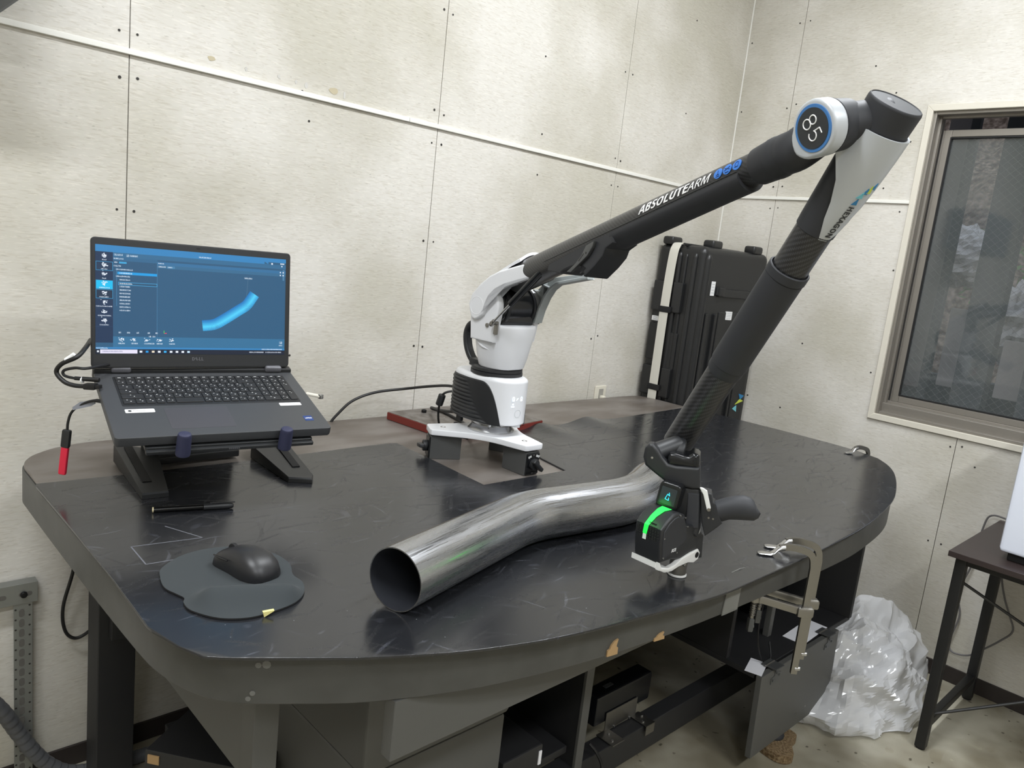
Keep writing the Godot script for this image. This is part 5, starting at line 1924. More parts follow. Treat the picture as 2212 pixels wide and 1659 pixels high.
	for c in [white, Color(0.1, 0.6, 0.9), Color(0.95, 0.9, 0.8), white, Color(0.2, 0.7, 0.95), white, white, white, Color(0.8, 0.92, 1.0)]:
		rect.call(200 + k * 29, 523, 13, 10, c)
		k += 1
	words(im, 760, 524, 80, 7, white, r2)
	words(im, 850, 524, 90, 7, white, r2)
	# the axis cross and the leader line
	rect.call(315, 418, 3, 14, Color(0.3, 0.85, 0.3))
	rect.call(318, 430, 12, 4, Color(0.9, 0.3, 0.4))
	for i in 90:
		rect.call(748 - i * 0.08, 126 + i, 1, 1, Color(0.45, 0.55, 0.62))
	# bent pipe as drawn on the screen
	var path := MB.curve([Vector3(508, 386, 0), Vector3(560, 380, 0), Vector3(600, 362, 0), Vector3(700, 296, 0), Vector3(740, 268, 0), Vector3(766, 232, 0), Vector3(784, 204, 0)], 14)
	for y in range(170, 432):
		for x in range(490, 822):
			var best := 1e9
			var side := 0.0
			for i in range(0, path.size() - 1, 2):
				var a := Vector2(path[i].x, path[i].y)
				var b := Vector2(path[mini(i + 2, path.size() - 1)].x, path[mini(i + 2, path.size() - 1)].y)
				var p := Vector2(x, y)
				var q := (b - a)
				var t := (p - a).dot(q) / q.length_squared()
				if t < -0.001 or t > 1.001:
					continue
				var d := p.distance_to(a + q * t)
				if d < best:
					best = d
					side = q.cross(p - a)
			if best < 29.0:
				var s := best / 29.0 * signf(side)
				var l := clampf(1.0 - absf(s - 0.25) * 0.75, 0.0, 1.0)
				im.set_pixel(x, y, Color(0.08, 0.42, 0.72).lerp(Color(0.33, 0.84, 1.0), l))
	return ImageTexture.create_from_image(im)


func words(im: Image, x: int, y: int, w: int, h: int, c: Color, r: RandomNumberGenerator) -> void:
	# small lettering too fine to read: strokes with gaps
	var px := x
	while px < x + w:
		var cw := r.randi_range(3, 5)
		im.fill_rect(Rect2i(px, y, 1, h), c)
		im.fill_rect(Rect2i(px, y + r.randi_range(0, h - 2), cw - 1, 1), c)
		im.fill_rect(Rect2i(px, y + h - r.randi_range(1, 3), cw - 1, 1), c)
		if r.randf() < 0.5:
			im.fill_rect(Rect2i(px + cw - 2, y, 1, h), c)
		px += cw


func laptop() -> void:
	var B := Basis(Vector3(0.13052619, 0, -0.99144486), Vector3(0.25108485, 0.96740049, 0.03305595), Vector3(0.95912424, -0.25325145, 0.1262711))
	var o := Vector3(0.40469, 1.13258, 2.59107)
	var t := thing("laptop", "open dark grey laptop showing a blue pipe on its screen, on the black stand", "laptop", o)
	t.basis = B
	var b := MB.new()
	var rr := b.rrect(0.4, 0.272, 0.008, 4, 0.0, 0.126)
	b.slab(rr, -0.02, 0.0, 0.0016, 2, 0.006)
	var base := part("base", b, M.laptop_shell, t)
	b = MB.new()
	b.slab(b.rrect(0.402, 0.02, 0.004, 3, 0.0, -0.008), -0.016, 0.0085, 0.004, 2)
	part("hinge_bar", b, M.laptop_dark, base)
	for x in [-0.1515, 0.1585]:
		b = MB.new()
		b.slab(b.rrect(0.037, 0.016, 0.004, 3, x, -0.003), 0.001, 0.0155, 0.005, 3)
		part("hinge", b, M.hinge_grey, base)
	b = MB.new()
	b.slab(b.rrect(0.345, 0.126, 0.004, 3, 0.0025, 0.081), 0.0, 0.0007, 0.0003, 1)
	part("keyboard_well", b, M.laptop_dark, base)
	# keys
	var rows := []
	var one := func(n): 
		var a := []
		for i in n:
			a.append(1.0)
		return a
	rows.append(one.call(19))
	rows.append(one.call(13) + [2.0] + one.call(4))
	rows.append([1.5] + one.call(12) + [1.5] + one.call(4))
	rows.append([1.75] + one.call(12) + [1.25] + one.call(3))
	rows.append([2.25] + one.call(11) + [1.75] + one.call(4))
	rows.append([1.25, 1.0, 1.0, 1.0, 1.0, 3.0, 0.95, 0.95, 0.95, 0.95, 0.95, 1.0, 1.0] + [2.0, 1.0])
	var z := 0.0205
	var keys := []
	var marks := MB.new()
	var kinds := {}
	for r in 6:
		var d := 0.0128 if r == 0 else 0.0176
		var total := 0.0
		for w in rows[r]:
			total += w
		if r == 3 or r == 5:
			total += 1.0
		var x := -0.1675
		var unit := 0.3405 / total
		for i in rows[r].size():
			var w: float = rows[r][i] * unit
			var dd := d
			if (r == 2 or r == 4) and i == rows[r].size() - 1:
				dd = d + 0.0203
			var kind := "%.4f %.4f" % [w, dd]
			if not kinds.has(kind):
				var m := MB.new()
				m.slab(m.rrect(w - 0.0028, dd, 0.0016, 2), 0.0, 0.0019, 0.0005, 1)
				kinds[kind] = m.mesh()
			var key := MeshInstance3D.new()
			key.name = "key"
			key.mesh = kinds[kind]
			key.material_override = M.key_cap
			key.position = Vector3(x + w / 2, 0.0006, z + dd / 2)
			base.add_child(key, true)
			if not (r == 5 and i == 5):
				var c := Vector3(x + w / 2, 0.0026, z + d / 2)
				if r == 0:
					marks.quad(c + Vector3(-0.003, 0, -0.0008), c + Vector3(0.003, 0, -0.0008), c + Vector3(0.003, 0, 0.0004), c + Vector3(-0.003, 0, 0.0004))
				else:
					for k in [[-0.0035, -0.0045, 0.0024, 0.0028], [0.0022, 0.001, 0.0028, 0.0028]]:
						var e := c + Vector3(k[0] * (1.0 if rng.randf() < 0.8 else 0.3), 0, k[1])
						marks.quad(e, e + Vector3(k[2] * rng.randf_range(0.5, 1), 0, 0), e + Vector3(k[2], 0, k[3] * rng.randf_range(0.25, 0.55)), e + Vector3(0, 0, k[3] * 0.5))
			x += w
		z += 0.0158 if r == 0 else 0.0203
	stuff(part("key_legend", marks, M.print_white, base))
	b = MB.new()
	b.slab(b.rrect(0.117, 0.082, 0.003, 3, -0.0425, 0.196), -0.0002, 0.0003, 0.0001, 1)
	part("touchpad", b, M.touchpad, base)
	# stickers
	b = MB.new()
	b.slab(b.rrect(0.051, 0.014, 0.002, 3, -0.143, 0.163), -0.0002, 0.0004)
	var st := part("sticker", b, M.sticker, base, "white sticker with a black dot left of the touchpad")
	b = MB.new()
	b.cyl(Vector3(-0.1605, 0.0003, 0.163), Vector3(-0.1605, 0.0006, 0.163), 0.0032, 16)
	for i in 2:
		for j in 9:
			b.box(Vector3(-0.154 + j * 0.0024, 0.0005, 0.161 + i * 0.003), Vector3(0.0013, 0.0003, 0.0007))
	part("print", b, M.print_dark, st)
	b = MB.new()
	b.slab(b.rrect(0.046, 0.012, 0.002, 3, 0.148, 0.1545), -0.0002, 0.0004)
	st = part("sticker", b, M.sticker, base, "plain white sticker right of the touchpad")
	b = MB.new()
	for i in 2:
		for j in 10:
			b.box(Vector3(0.137 + j * 0.0024, 0.0005, 0.1528 + i * 0.003), Vector3(0.0014, 0.0003, 0.0006))
	part("print", b, M.hinge_grey, st)
	b = MB.new()
	b.slab(b.rrect(0.018, 0.02, 0.001, 2, 0.165, 0.218), -0.0002, 0.0004)
	st = part("sticker", b, M.print_navy, base, "small blue badge at the right front corner")
	b = MB.new()
	b.text("vPRO", 0.0042, func(v): return Vector3(0.158 + v.x, 0.0005 + v.z * 0.3, 0.218 - v.y), true, 0.0003, 0)
	part("print", b, M.print_white, st)
	# lid
	var X := Basis(Vector3(0.10860923, 0, -0.99408452), Vector3(-0.10541192, 0.9943614, -0.01151684), Vector3(0.98836527, 0.10603919, 0.1090403)).orthonormalized()
	var L := Transform3D(B, o).affine_inverse() * Transform3D(X, Vector3(0.4086, 1.1445, 2.597))
	b = MB.new()
	b.X = L
	b.prism(b.rrect(0.4, 0.2575, 0.008, 4, 0, 0.1287), Transform3D.IDENTITY, -0.009, 0.0, 0.0016, 2)
	var lid := part("lid", b, M.laptop_dark, t)
	b = MB.new()
	b.X = L
	b.prism(b.rrect(0.394, 0.2515, 0.006, 4, 0, 0.1287), Transform3D.IDENTITY, -0.001, 0.0003, 0.0)
	part("bezel", b, M.black_plastic, lid)
	b = MB.new()
	b.X = L
	var a0 := Vector3(-0.1925, 0.2432, 0.0009)
	b.quad(a0, a0 + Vector3(0.3815, 0, 0), a0 + Vector3(0.3815, -0.2145, 0), a0 + Vector3(0, -0.2145, 0))
	var si := screen_image()
	var sm := mat("screen", Color(0.02, 0.02, 0.025), 0.35, 0.0, {"emission_enabled": true, "emission": Color.BLACK, "emission_texture": si, "emission_energy_multiplier": 1.0})
	part("screen", b, sm, lid, "lit screen with a blue pipe model")
	b = MB.new()
	b.X = L
	b.text("D", 0.0068, func(v): return Vector3(-0.0115 + v.x, 0.0185 + v.y, 0.0004 + v.z), true, 0.0003, 0)
	b.text("LL", 0.0068, func(v): return Vector3(0.0025 + v.x, 0.0185 + v.y, 0.0004 + v.z), true, 0.0003, 0)
	# the slanted E between them
	b.text("E", 0.0064, func(v):
		var p := Vector2(v.x - 0.002, v.y).rotated(0.55)
		return Vector3(-0.0016 + p.x, 0.0185 + p.y, 0.0004 + v.z), true, 0.0003, 0)
	part("brand_lettering", b, M.hinge_grey, lid)
	b = MB.new()
	b.X = L
	b.prism(b.rrect(0.008, 0.003, 0.0014, 3, 0.0, 0.2505), Transform3D.IDENTITY, 0.0, 0.0006)
	part("camera_lens", b, M.gasket, lid)
	laptop_stand(B, o)
	laptop_cables()


func laptop_stand(B: Basis, o: Vector3) -> void:
	var t := thing("laptop_stand", "black laptop stand with splayed feet and two blue rubber stoppers", "laptop stand", Vector3(0.35, 0.9, 2.58))
	var T := Transform3D(B, o)
	var b := mb(t)
	b.X = T
	b.slab(b.rrect(0.312, 0.235, 0.006, 3, 0.006, 0.147), -0.03, -0.0215, 0.002)
	b.slab(b.rrect(0.312, 0.01, 0.003, 2, 0.006, 0.267), -0.033, -0.0255, 0.002)
	var plate := part("tray", b, M.stand_black, t)
	b = mb(t)
	b.X = T
	for i in 6:
		b.box(Vector3(-0.004 + i * 0.0035, -0.0285, 0.2722), Vector3(0.0022, 0.0028, 0.0006))
	part("printed_mark", b, M.hinge_grey, plate)
	for x in [-0.088, 0.101]:
		b = mb(t)
		b.X = T
		b.lathe([[0.0125, -0.034], [0.0132, -0.031], [0.0122, 0.006], [0.0108, 0.0095], [0.007, 0.011]], Vector3(x, 0, 0.2735), Vector3.UP, 24)
		part("stopper", b, M.stopper_blue, plate)
	# feet: wedges splayed towards the front
	for f in [[[[0.235, 2.708], [0.503, 2.733], [0.506, 2.683], [0.285, 2.632]], [0.262, 2.686, 0.478, 2.71]], [[[0.252, 2.322], [0.525, 2.371], [0.549, 2.387], [0.522, 2.43], [0.505, 2.431], [0.318, 2.425], [0.27, 2.40]], [0.29, 2.355, 0.5, 2.392]]]:
		b = mb(t)
		var top := PackedVector3Array()
		var low := PackedVector3Array()
		var mid := PackedVector3Array()
		for p in f[0]:
			var h := lerpf(0.04, 0.012, clampf((p[0] - 0.25) / 0.25, 0.0, 1.0))
			low.append(Vector3(p[0], 0.9005, p[1]))
			mid.append(Vector3(p[0], 0.9 + h - 0.003, p[1]))
			top.append(Vector3(p[0], 0.9 + h, p[1]))
		var c := Vector3.ZERO
		for p in top:
			c += p / top.size()
		for i in top.size():
			top[i] += (c - top[i]).normalized() * 0.003
		b.loft([low, mid, top])
		var foot := part("foot", b, M.stand_black, t)
		b = mb(t)
		var a := Vector3(f[1][0], 0.9405 - 0.001, f[1][1])
		var d := Vector3(f[1][2], 0.9155, f[1][3])
		b.bar(a, d.lerp(a, 0.12), 0.017, 0.002, 0.0, Vector3.UP)
		part("rubber_strip", b, M.stand_rubber, foot)
	b = mb(t)
	b.box2(Vector3(0.24, 0.9005, 2.445), Vector3(0.3, 0.918, 2.66), 0.003)
	part("cross_bar", b, M.stand_black, t)
	b = mb(t)
	b.X = Transform3D(Basis(Vector3.UP, 0.13), Vector3(0.29, 0, 2.556))
	b.prism(PackedVector2Array([Vector2(-0.1, 0.91), Vector2(0.1, 0.91), Vector2(0.088, 1.11), Vector2(-0.088, 1.11)]), Transform3D(Basis(Vector3.FORWARD, Vector3.UP, Vector3.RIGHT), Vector3.ZERO), -0.015, 0.0, 0.003)
	part("column", b, M.stand_black, t)
	b = mb(t)
	b.X = Transform3D(Basis(Vector3.UP, 0.13), Vector3(0.29, 0, 2.556))
	for s in [-1, 1]:
		b.bar(Vector3(-0.01, 0.915, s * 0.104), Vector3(-0.02, 1.1, s * 0.096), 0.006, 0.03, 0.001, Vector3.RIGHT)
	b.bar(Vector3(0.0, 1.03, -0.03), Vector3(0.09, 1.05, -0.03), 0.05, 0.012, 0.004)
	part("lift_arm", b, M.stand_black, t)


func laptop_cables() -> void:
	var b := mb()
	b.tube(MB.curve([Vector3(0.32, 1.19, 2.78), Vector3(0.395, 1.188, 2.808), Vector3(0.424, 1.175, 2.83), Vector3(0.406, 1.158, 2.852), Vector3(0.395, 1.14, 2.858), Vector3(0.406, 1.124, 2.848), Vector3(0.42, 1.1185, 2.834), Vector3(0.436, 1.119, 2.817)], 10), 0.0043, 10)
	var c1 := thing("video_cable", "thick black cable looping out left of the laptop with a white band", "cable", Vector3(0.4, 1.15, 2.83))
	var k := mb(c1)
	k.P = b.P.duplicate()
	k.U = b.U.duplicate()
	for i in k.P.size():
		k.P[i] += k.O
	part("cord", k, M.cable, c1)
	k = mb(c1)
	k.cyl(Vector3(0.4205, 1.1785, 2.834), Vector3(0.411, 1.166, 2.846), 0.0047, 12)
	part("band", k, M.sticker, c1, "white cable band")
	k = mb(c1)
	k.bar(Vector3(0.434, 1.1195, 2.819), Vector3(0.449, 1.1205, 2.803), 0.017, 0.0115, 0.002)
	k.bar(Vector3(0.448, 1.1205, 2.804), Vector3(0.4545, 1.121, 2.797), 0.012, 0.007, 0.001)
	part("plug", k, M.cable, c1)
	var c2 := thing("power_cable", "thinner black cable in the inner loop left of the laptop, with a white tie", "cable", Vector3(0.41, 1.14, 2.83))
	k = mb(c2)
	k.tube(MB.curve([Vector3(0.39, 1.152, 2.765), Vector3(0.43, 1.153, 2.815), Vector3(0.418, 1.152, 2.833), Vector3(0.405, 1.145, 2.848), Vector3(0.405, 1.1355, 2.847), Vector3(0.418, 1.1325, 2.835), Vector3(0.43, 1.133, 2.823)], 8), 0.0028, 8)
	part("cord", k, M.cable, c2)
	k = mb(c2)
	k.cyl(Vector3(0.42, 1.1325, 2.833), Vector3(0.428, 1.133, 2.825), 0.0038, 12, 0.0005)
	k.cyl(Vector3(0.43, 1.133, 2.823), Vector3(0.452, 1.134, 2.799), 0.0045, 12, 0.001)
	part("plug", k, M.cable, c2)
	k = mb(c2)
	k.cyl(Vector3(0.43, 1.1305, 2.8235), Vector3(0.4315, 1.1305, 2.822), 0.0062, 14)
	part("tie", k, M.sticker, c2, "white cable tie")
	var d := thing("usb_dongle", "red and black dongle hanging on a short black cable from the laptop's left side", "dongle", Vector3(0.41, 1.0, 2.84))
	k = mb(d)
	k.tube(MB.curve([Vector3(0.4735, 1.0935, 2.788), Vector3(0.452, 1.0945, 2.806), Vector3(0.432, 1.083, 2.824), Vector3(0.418, 1.066, 2.837), Vector3(0.4125, 1.045, 2.842), Vector3(0.411, 1.025, 2.843)], 8), 0.0025, 8)
	part("cord", k, M.cable, d)
	k = mb(d)
	k.bar(Vector3(0.475, 1.094, 2.785), Vector3(0.452, 1.0945, 2.806), 0.009, 0.0058, 0.0015)
	part("plug", k, M.cable, d)
	k = mb(d)
	k.prism(PackedVector2Array([Vector2(-0.0215, -0.0065), Vector2(-0.0205, -0.012), Vector2(0.013, -0.001), Vector2(0.02, 0.004), Vector2(0.019, 0.009), Vector2(0.008, 0.009), Vector2(-0.008, 0.005)]), Transform3D(Basis(Vector3(0.6, 0, -0.8), Vector3.UP, Vector3(0.8, 0, 0.6)), Vector3(0.436, 1.083, 2.82)), -0.001, 0.001)
	k.X = Transform3D.IDENTITY
	part("paper_tag", k, M.tag_grey, d, "grey printed tag")
	k = mb(d)
	var top := Vector3(0.411, 1.03, 2.843)
	var mid := Vector3(0.4085, 0.993, 2.8455)
	var end := Vector3(0.4045, 0.938, 2.8495)
	k.bar(top, mid, 0.0165, 0.0105, 0.0035, Vector3(0.7, 0, 0.7))
	part("grip", k, M.stand_black, d)
	k = mb(d)
	k.bar(mid + (top - mid) * 0.05, end, 0.0145, 0.0085, 0.003, Vector3(0.7, 0, 0.7))
	part("red_body", k, M.tag_red, d)
	var s := thing("usb_stick", "silver usb stick plugged into the laptop's right side", "usb stick", Vector3(0.52, 1.099, 2.385))
	k = mb(s)
	k.bar(Vector3(0.512, 1.1, 2.396), Vector3(0.5385, 1.0975, 2.3725), 0.014, 0.0055, 0.002)
	var sb := part("body", k, M.casing, s)
	k = mb(s)
	k.cyl(Vector3(0.5385, 1.093, 2.3735), Vector3(0.5385, 1.1025, 2.3735), 0.006, 14, 0.001)
	part("cap_pivot", k, M.steel, sb)


func fillet(pts: Array, radius: float, per := 10) -> PackedVector3Array:
	var out := PackedVector3Array()
	for i in pts.size():
		if i == 0 or i == pts.size() - 1:
			out.append(pts[i])
			continue
		var a: Vector3 = (pts[i - 1] - pts[i]).normalized()
		var b: Vector3 = (pts[i + 1] - pts[i]).normalized()
		var half := acos(clampf(a.dot(b), -1, 1)) / 2
		var cut := radius / tan(half)
		var c: Vector3 = pts[i] + (a + b).normalized() * radius / sin(half)
		var v0: Vector3 = pts[i] + a * cut - c
		var v1: Vector3 = pts[i] + b * cut - c
		for k in per + 1:
			out.append(c + v0.slerp(v1, float(k) / per))
	return out


func bench_things() -> void:
	# bent steel pipe
	var t := thing("steel_pipe", "large bent bare steel pipe lying on the black mat in front of the scanner", "pipe", Vector3(1.05, 0.9, 2.2))
	var r := 0.0508
	var y := 0.9 + r + 0.0004
	var path := fillet([Vector3(1.1335, y, 2.571), Vector3(1.0265, y, 2.188), Vector3(1.0655, y, 1.885), Vector3(1.0, y, 1.735)], 0.28, 14)
	# more rings on the straight lengths keep the brushed grain even
	var b := mb(t)
	var sec := PackedVector2Array()
	for i in 64:
		sec.append(Vector2(cos(TAU * i / 64), sin(TAU * i / 64)))
	b.sweep(path, sec, r)
	b.P.clear()
	b.U.clear()
	b.crease = 0.6
	var rings := []
	var inner := []
	var x := Vector3.ZERO
	for i in path.size():
		var tg := (path[mini(i + 1, path.size() - 1)] - path[maxi(i - 1, 0)]).normalized()
		var sx := tg.cross(Vector3.UP).normalized()
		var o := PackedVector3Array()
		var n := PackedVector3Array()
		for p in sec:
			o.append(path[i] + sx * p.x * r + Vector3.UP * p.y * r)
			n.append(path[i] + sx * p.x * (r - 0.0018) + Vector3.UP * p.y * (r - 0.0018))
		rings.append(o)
		inner.append(n)
	b.loft(rings, false, false)
	var body := part("tube", b, M.pipe_steel, t)
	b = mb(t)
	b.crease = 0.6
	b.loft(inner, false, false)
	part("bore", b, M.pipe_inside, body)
	b = mb(t)
	b.loft([inner[0], rings[0]], false, false)
	var lastn := rings.size() - 1
	b.loft([rings[lastn], inner[lastn]], false, false)
	part("cut_end", b, M.steel, body)
	b = mb(t)
	for i in path.size() - 1:
		var q := []
		for k in [i, i + 1]:
			var tg := (path[mini(k + 1, path.size() - 1)] - path[maxi(k - 1, 0)]).normalized()
			var sx := tg.cross(Vector3.UP).normalized()
			for th in [1.98, 2.1]:
				q.append(path[k] + (sx * cos(th) + Vector3.UP * sin(th)) * (r + 0.0003))
		b.quad(q[0], q[1], q[3], q[2])
	part("weld_seam", b, M.weld_seam, body)
	# mouse pad with a padded wrist rest
	var out := MB.curve2([[0.861, 2.821], [0.83, 2.807], [0.798, 2.762], [0.793, 2.71], [0.812, 2.667], [0.855, 2.634], [0.91, 2.628], [0.953, 2.643], [0.985, 2.643], [1.018, 2.658], [1.04, 2.683], [1.049, 2.716], [1.05, 2.76], [1.03, 2.797], [0.99, 2.821], [0.962, 2.822], [0.947, 2.816], [0.928, 2.821], [0.9, 2.828]], 6)
	t = thing("mouse_pad", "dark grey-green cloth mouse pad with a padded wrist rest", "mouse pad", Vector3(0.92, 0.9, 2.72))
	b = mb(t)
	b.slab(out, 0.9003, 0.9035, 0.0006, 1)
	var pad := part("pad_base", b, M.stand_rubber, t)
	b = mb(t)
	var c := Vector2(0.925, 2.725)
	var m := out.size()
	b.sheet(m, 22, func(u, v):
		var s: float = u * m
		var e: Vector2 = out[int(s) % m]
		var rad: float = 1.0 - v
		var p := c.lerp(e, rad)
		var along := (p - Vector2(1.0, 2.735)).dot(Vector2(0.42, -0.91))
		var across := (p - Vector2(1.003, 2.735)).dot(Vector2(0.91, 0.42))
		var bump := 0.022 * exp(-pow(across / 0.027, 2.0)) * (1.0 - smoothstep(0.055, 0.095, absf(along)))
		var rim := 1.0 - pow(rad, 14.0)
		return Vector3(p.x, 0.9035 + (0.0012 + bump) * rim, p.y))
	part("cloth_top", b, M.pad_cloth, pad)
	b = mb(t)
	b.prism(PackedVector2Array([Vector2(-0.008, 0.003), Vector2(0.008, 0.004), Vector2(0.008, 0.003), Vector2(0.003, 0.0), Vector2(-0.006, -0.005)]), Transform3D(Basis(Vector3(0.25, 0, -0.97).normalized(), Vector3.UP, Vector3(0.97, 0, 0.25).normalized()), Vector3(1.0535, 0.9055, 2.735)), -0.002, 0.0035)
	part("torn_foam", b, M.foam_yellow, pad, "yellow foam poking out of the torn front edge")
	# mouse
	t = thing("computer_mouse", "dark grey wireless mouse on the mouse pad", "mouse", Vector3(0.904, 0.9045, 2.7))
	var fw := Vector3(-0.972, 0, 0.235)
	var rt := Vector3(-0.235, 0, -0.972)
	var base := Vector3(0.9045, 0.9055, 2.699)
	b = mb(t)
	b.crease = 0.4
	rings = []
	for k in [[-0.0565, 0.004, 0.006], [-0.0555, 0.016, 0.012], [-0.05, 0.0255, 0.022], [-0.04, 0.031, 0.031], [-0.025, 0.0335, 0.038], [-0.008, 0.0325, 0.04], [0.01, 0.0305, 0.0375], [0.03, 0.03, 0.0315], [0.045, 0.0295, 0.025], [0.0525, 0.0275, 0.0205], [0.056, 0.023, 0.016], [0.057, 0.015, 0.01]]:
		var ring := PackedVector3Array()
		for i in 36:
			var th := TAU * i / 36
			var sx := signf(cos(th)) * pow(absf(cos(th)), 0.75)
			var sy := sin(th)
			var h: float = k[2] * (pow(sy, 0.7) if sy > 0 else 0.0)
			var wd: float = k[1] * (1.0 if sy > 0 else lerpf(1.0, 0.93, -sy))
			ring.append(base + fw * k[0] + rt * sx * wd + Vector3.UP * (h if sy > 0 else -0.0008 * -sy))
		rings.append(ring)
	b.loft(rings)
	var ms := part("shell", b, M.mouse_black, t)
	b = mb(t)
	b.cyl(base + fw * 0.036 + Vector3.UP * 0.0235 - rt * 0.0035, base + fw * 0.036 + Vector3.UP * 0.0235 + rt * 0.0035, 0.0105, 24, 0.0015)
	part("wheel", b, M.stand_rubber, ms)
	b = mb(t)
	b.tube(PackedVector3Array([base + fw * 0.055 - rt * 0.024 + Vector3.UP * 0.015, base + fw * 0.03 - rt * 0.031 + Vector3.UP * 0.0195, base + fw * 0.01 - rt * 0.032 + Vector3.UP * 0.021]), 0.0012, 6)
	part("side_button", b, M.black_gloss, ms)
	# pen
	t = thing("pen", "black felt pen with a cream end lying on the mat below the laptop stand", "pen", Vector3(0.6, 0.9, 2.67))
	var pa := Vector3(0.581, 0.9062, 2.7375)
	var pb := Vector3(0.621, 0.9062, 2.599)
	var pd := (pb - pa).normalized()
	b = mb(t)
	b.cyl(pa, pa + pd * 0.088, 0.0055, 20, 0.0006)
	var barrel := part("barrel", b, M.pen_black, t)
	b = mb(t)
	b.lathe([[0.006, 0.0], [0.0062, 0.001], [0.0062, 0.044], [0.0052, 0.053], [0.003, 0.0555]], pa + pd * 0.0885, pd, 20)
	part("cap", b, M.black_plastic, barrel)
	b = mb(t)
	b.bar(pa + pd * 0.1 + Vector3(0.001, 0.0085, 0), pa + pd * 0.146 + Vector3(0.001, 0.0075, 0), 0.0042, 0.0016, 0.0004)
	b.box(pa + pd * 0.102 + Vector3(0.001, 0.006, 0), Vector3(0.005, 0.006, 0.005), 0.0008)
	part("clip", b, M.black_plastic, barrel)
	b = mb(t)
	b.cyl(pa - pd * 0.0022, pa + pd * 0.001, 0.0052, 18, 0.0004)
	part("end_plug", b, M.pen_cream, barrel)
	# power and data cables of the arm
	b = mb()
	b.tube(MB.curve([Vector3(0.03, 0.78, 2.09), Vector3(0.045, 0.88, 2.055), Vector3(0.055, 0.925, 2.025), Vector3(0.065, 0.962, 1.985), Vector3(0.075, 0.985, 1.915), Vector3(0.13, 1.005, 1.84), Vector3(0.22, 1.03, 1.82), Vector3(0.33, 1.055, 1.835), Vector3(0.41, 1.061, 1.853)], 9), 0.0042, 8)
	solo("cable", b, M.cable, "black cable arching up from behind the bench to the back of the arm base", "cable")
	t = thing("data_cable", "black cable with a ferrite bead hanging from the arm base onto the red-edged plate", "cable", Vector3(0.35, 0.92, 1.8))
	var way := MB.curve([Vector3(0.415, 1.055, 1.87), Vector3(0.4, 1.056, 1.885), Vector3(0.385, 1.045, 1.9), Vector3(0.378, 1.02, 1.903), Vector3(0.372, 0.985, 1.9), Vector3(0.372, 0.955, 1.893), Vector3(0.378, 0.932, 1.88), Vector3(0.395, 0.9255, 1.86), Vector3(0.44, 0.925, 1.84)], 8)
	b = mb(t)
	b.tube(way, 0.0032, 8)
	part("cord", b, M.cable, t)
	b = mb(t)
	b.cyl(Vector3(0.384, 1.044, 1.901), Vector3(0.376, 1.012, 1.904), 0.0105, 18, 0.003)
	part("ferrite_bead", b, M.black_plastic, t)
	b = mb()
	b.tube(MB.curve([Vector3(0.43, 1.02, 1.835), Vector3(0.36, 0.985, 1.825), Vector3(0.25, 0.96, 1.79), Vector3(0.14, 0.94, 1.74), Vector3(0.115, 0.928, 1.715), Vector3(0.15, 0.9252, 1.7), Vector3(0.25, 0.9252, 1.72), Vector3(0.35, 0.9252, 1.75), Vector3(0.44, 0.93, 1.8), Vector3(0.47, 0.95, 1.82)], 9), 0.0046, 8)
	solo("cable", b, M.cable, "thick black cable loop lying on the red-edged plate behind the arm base", "cable")


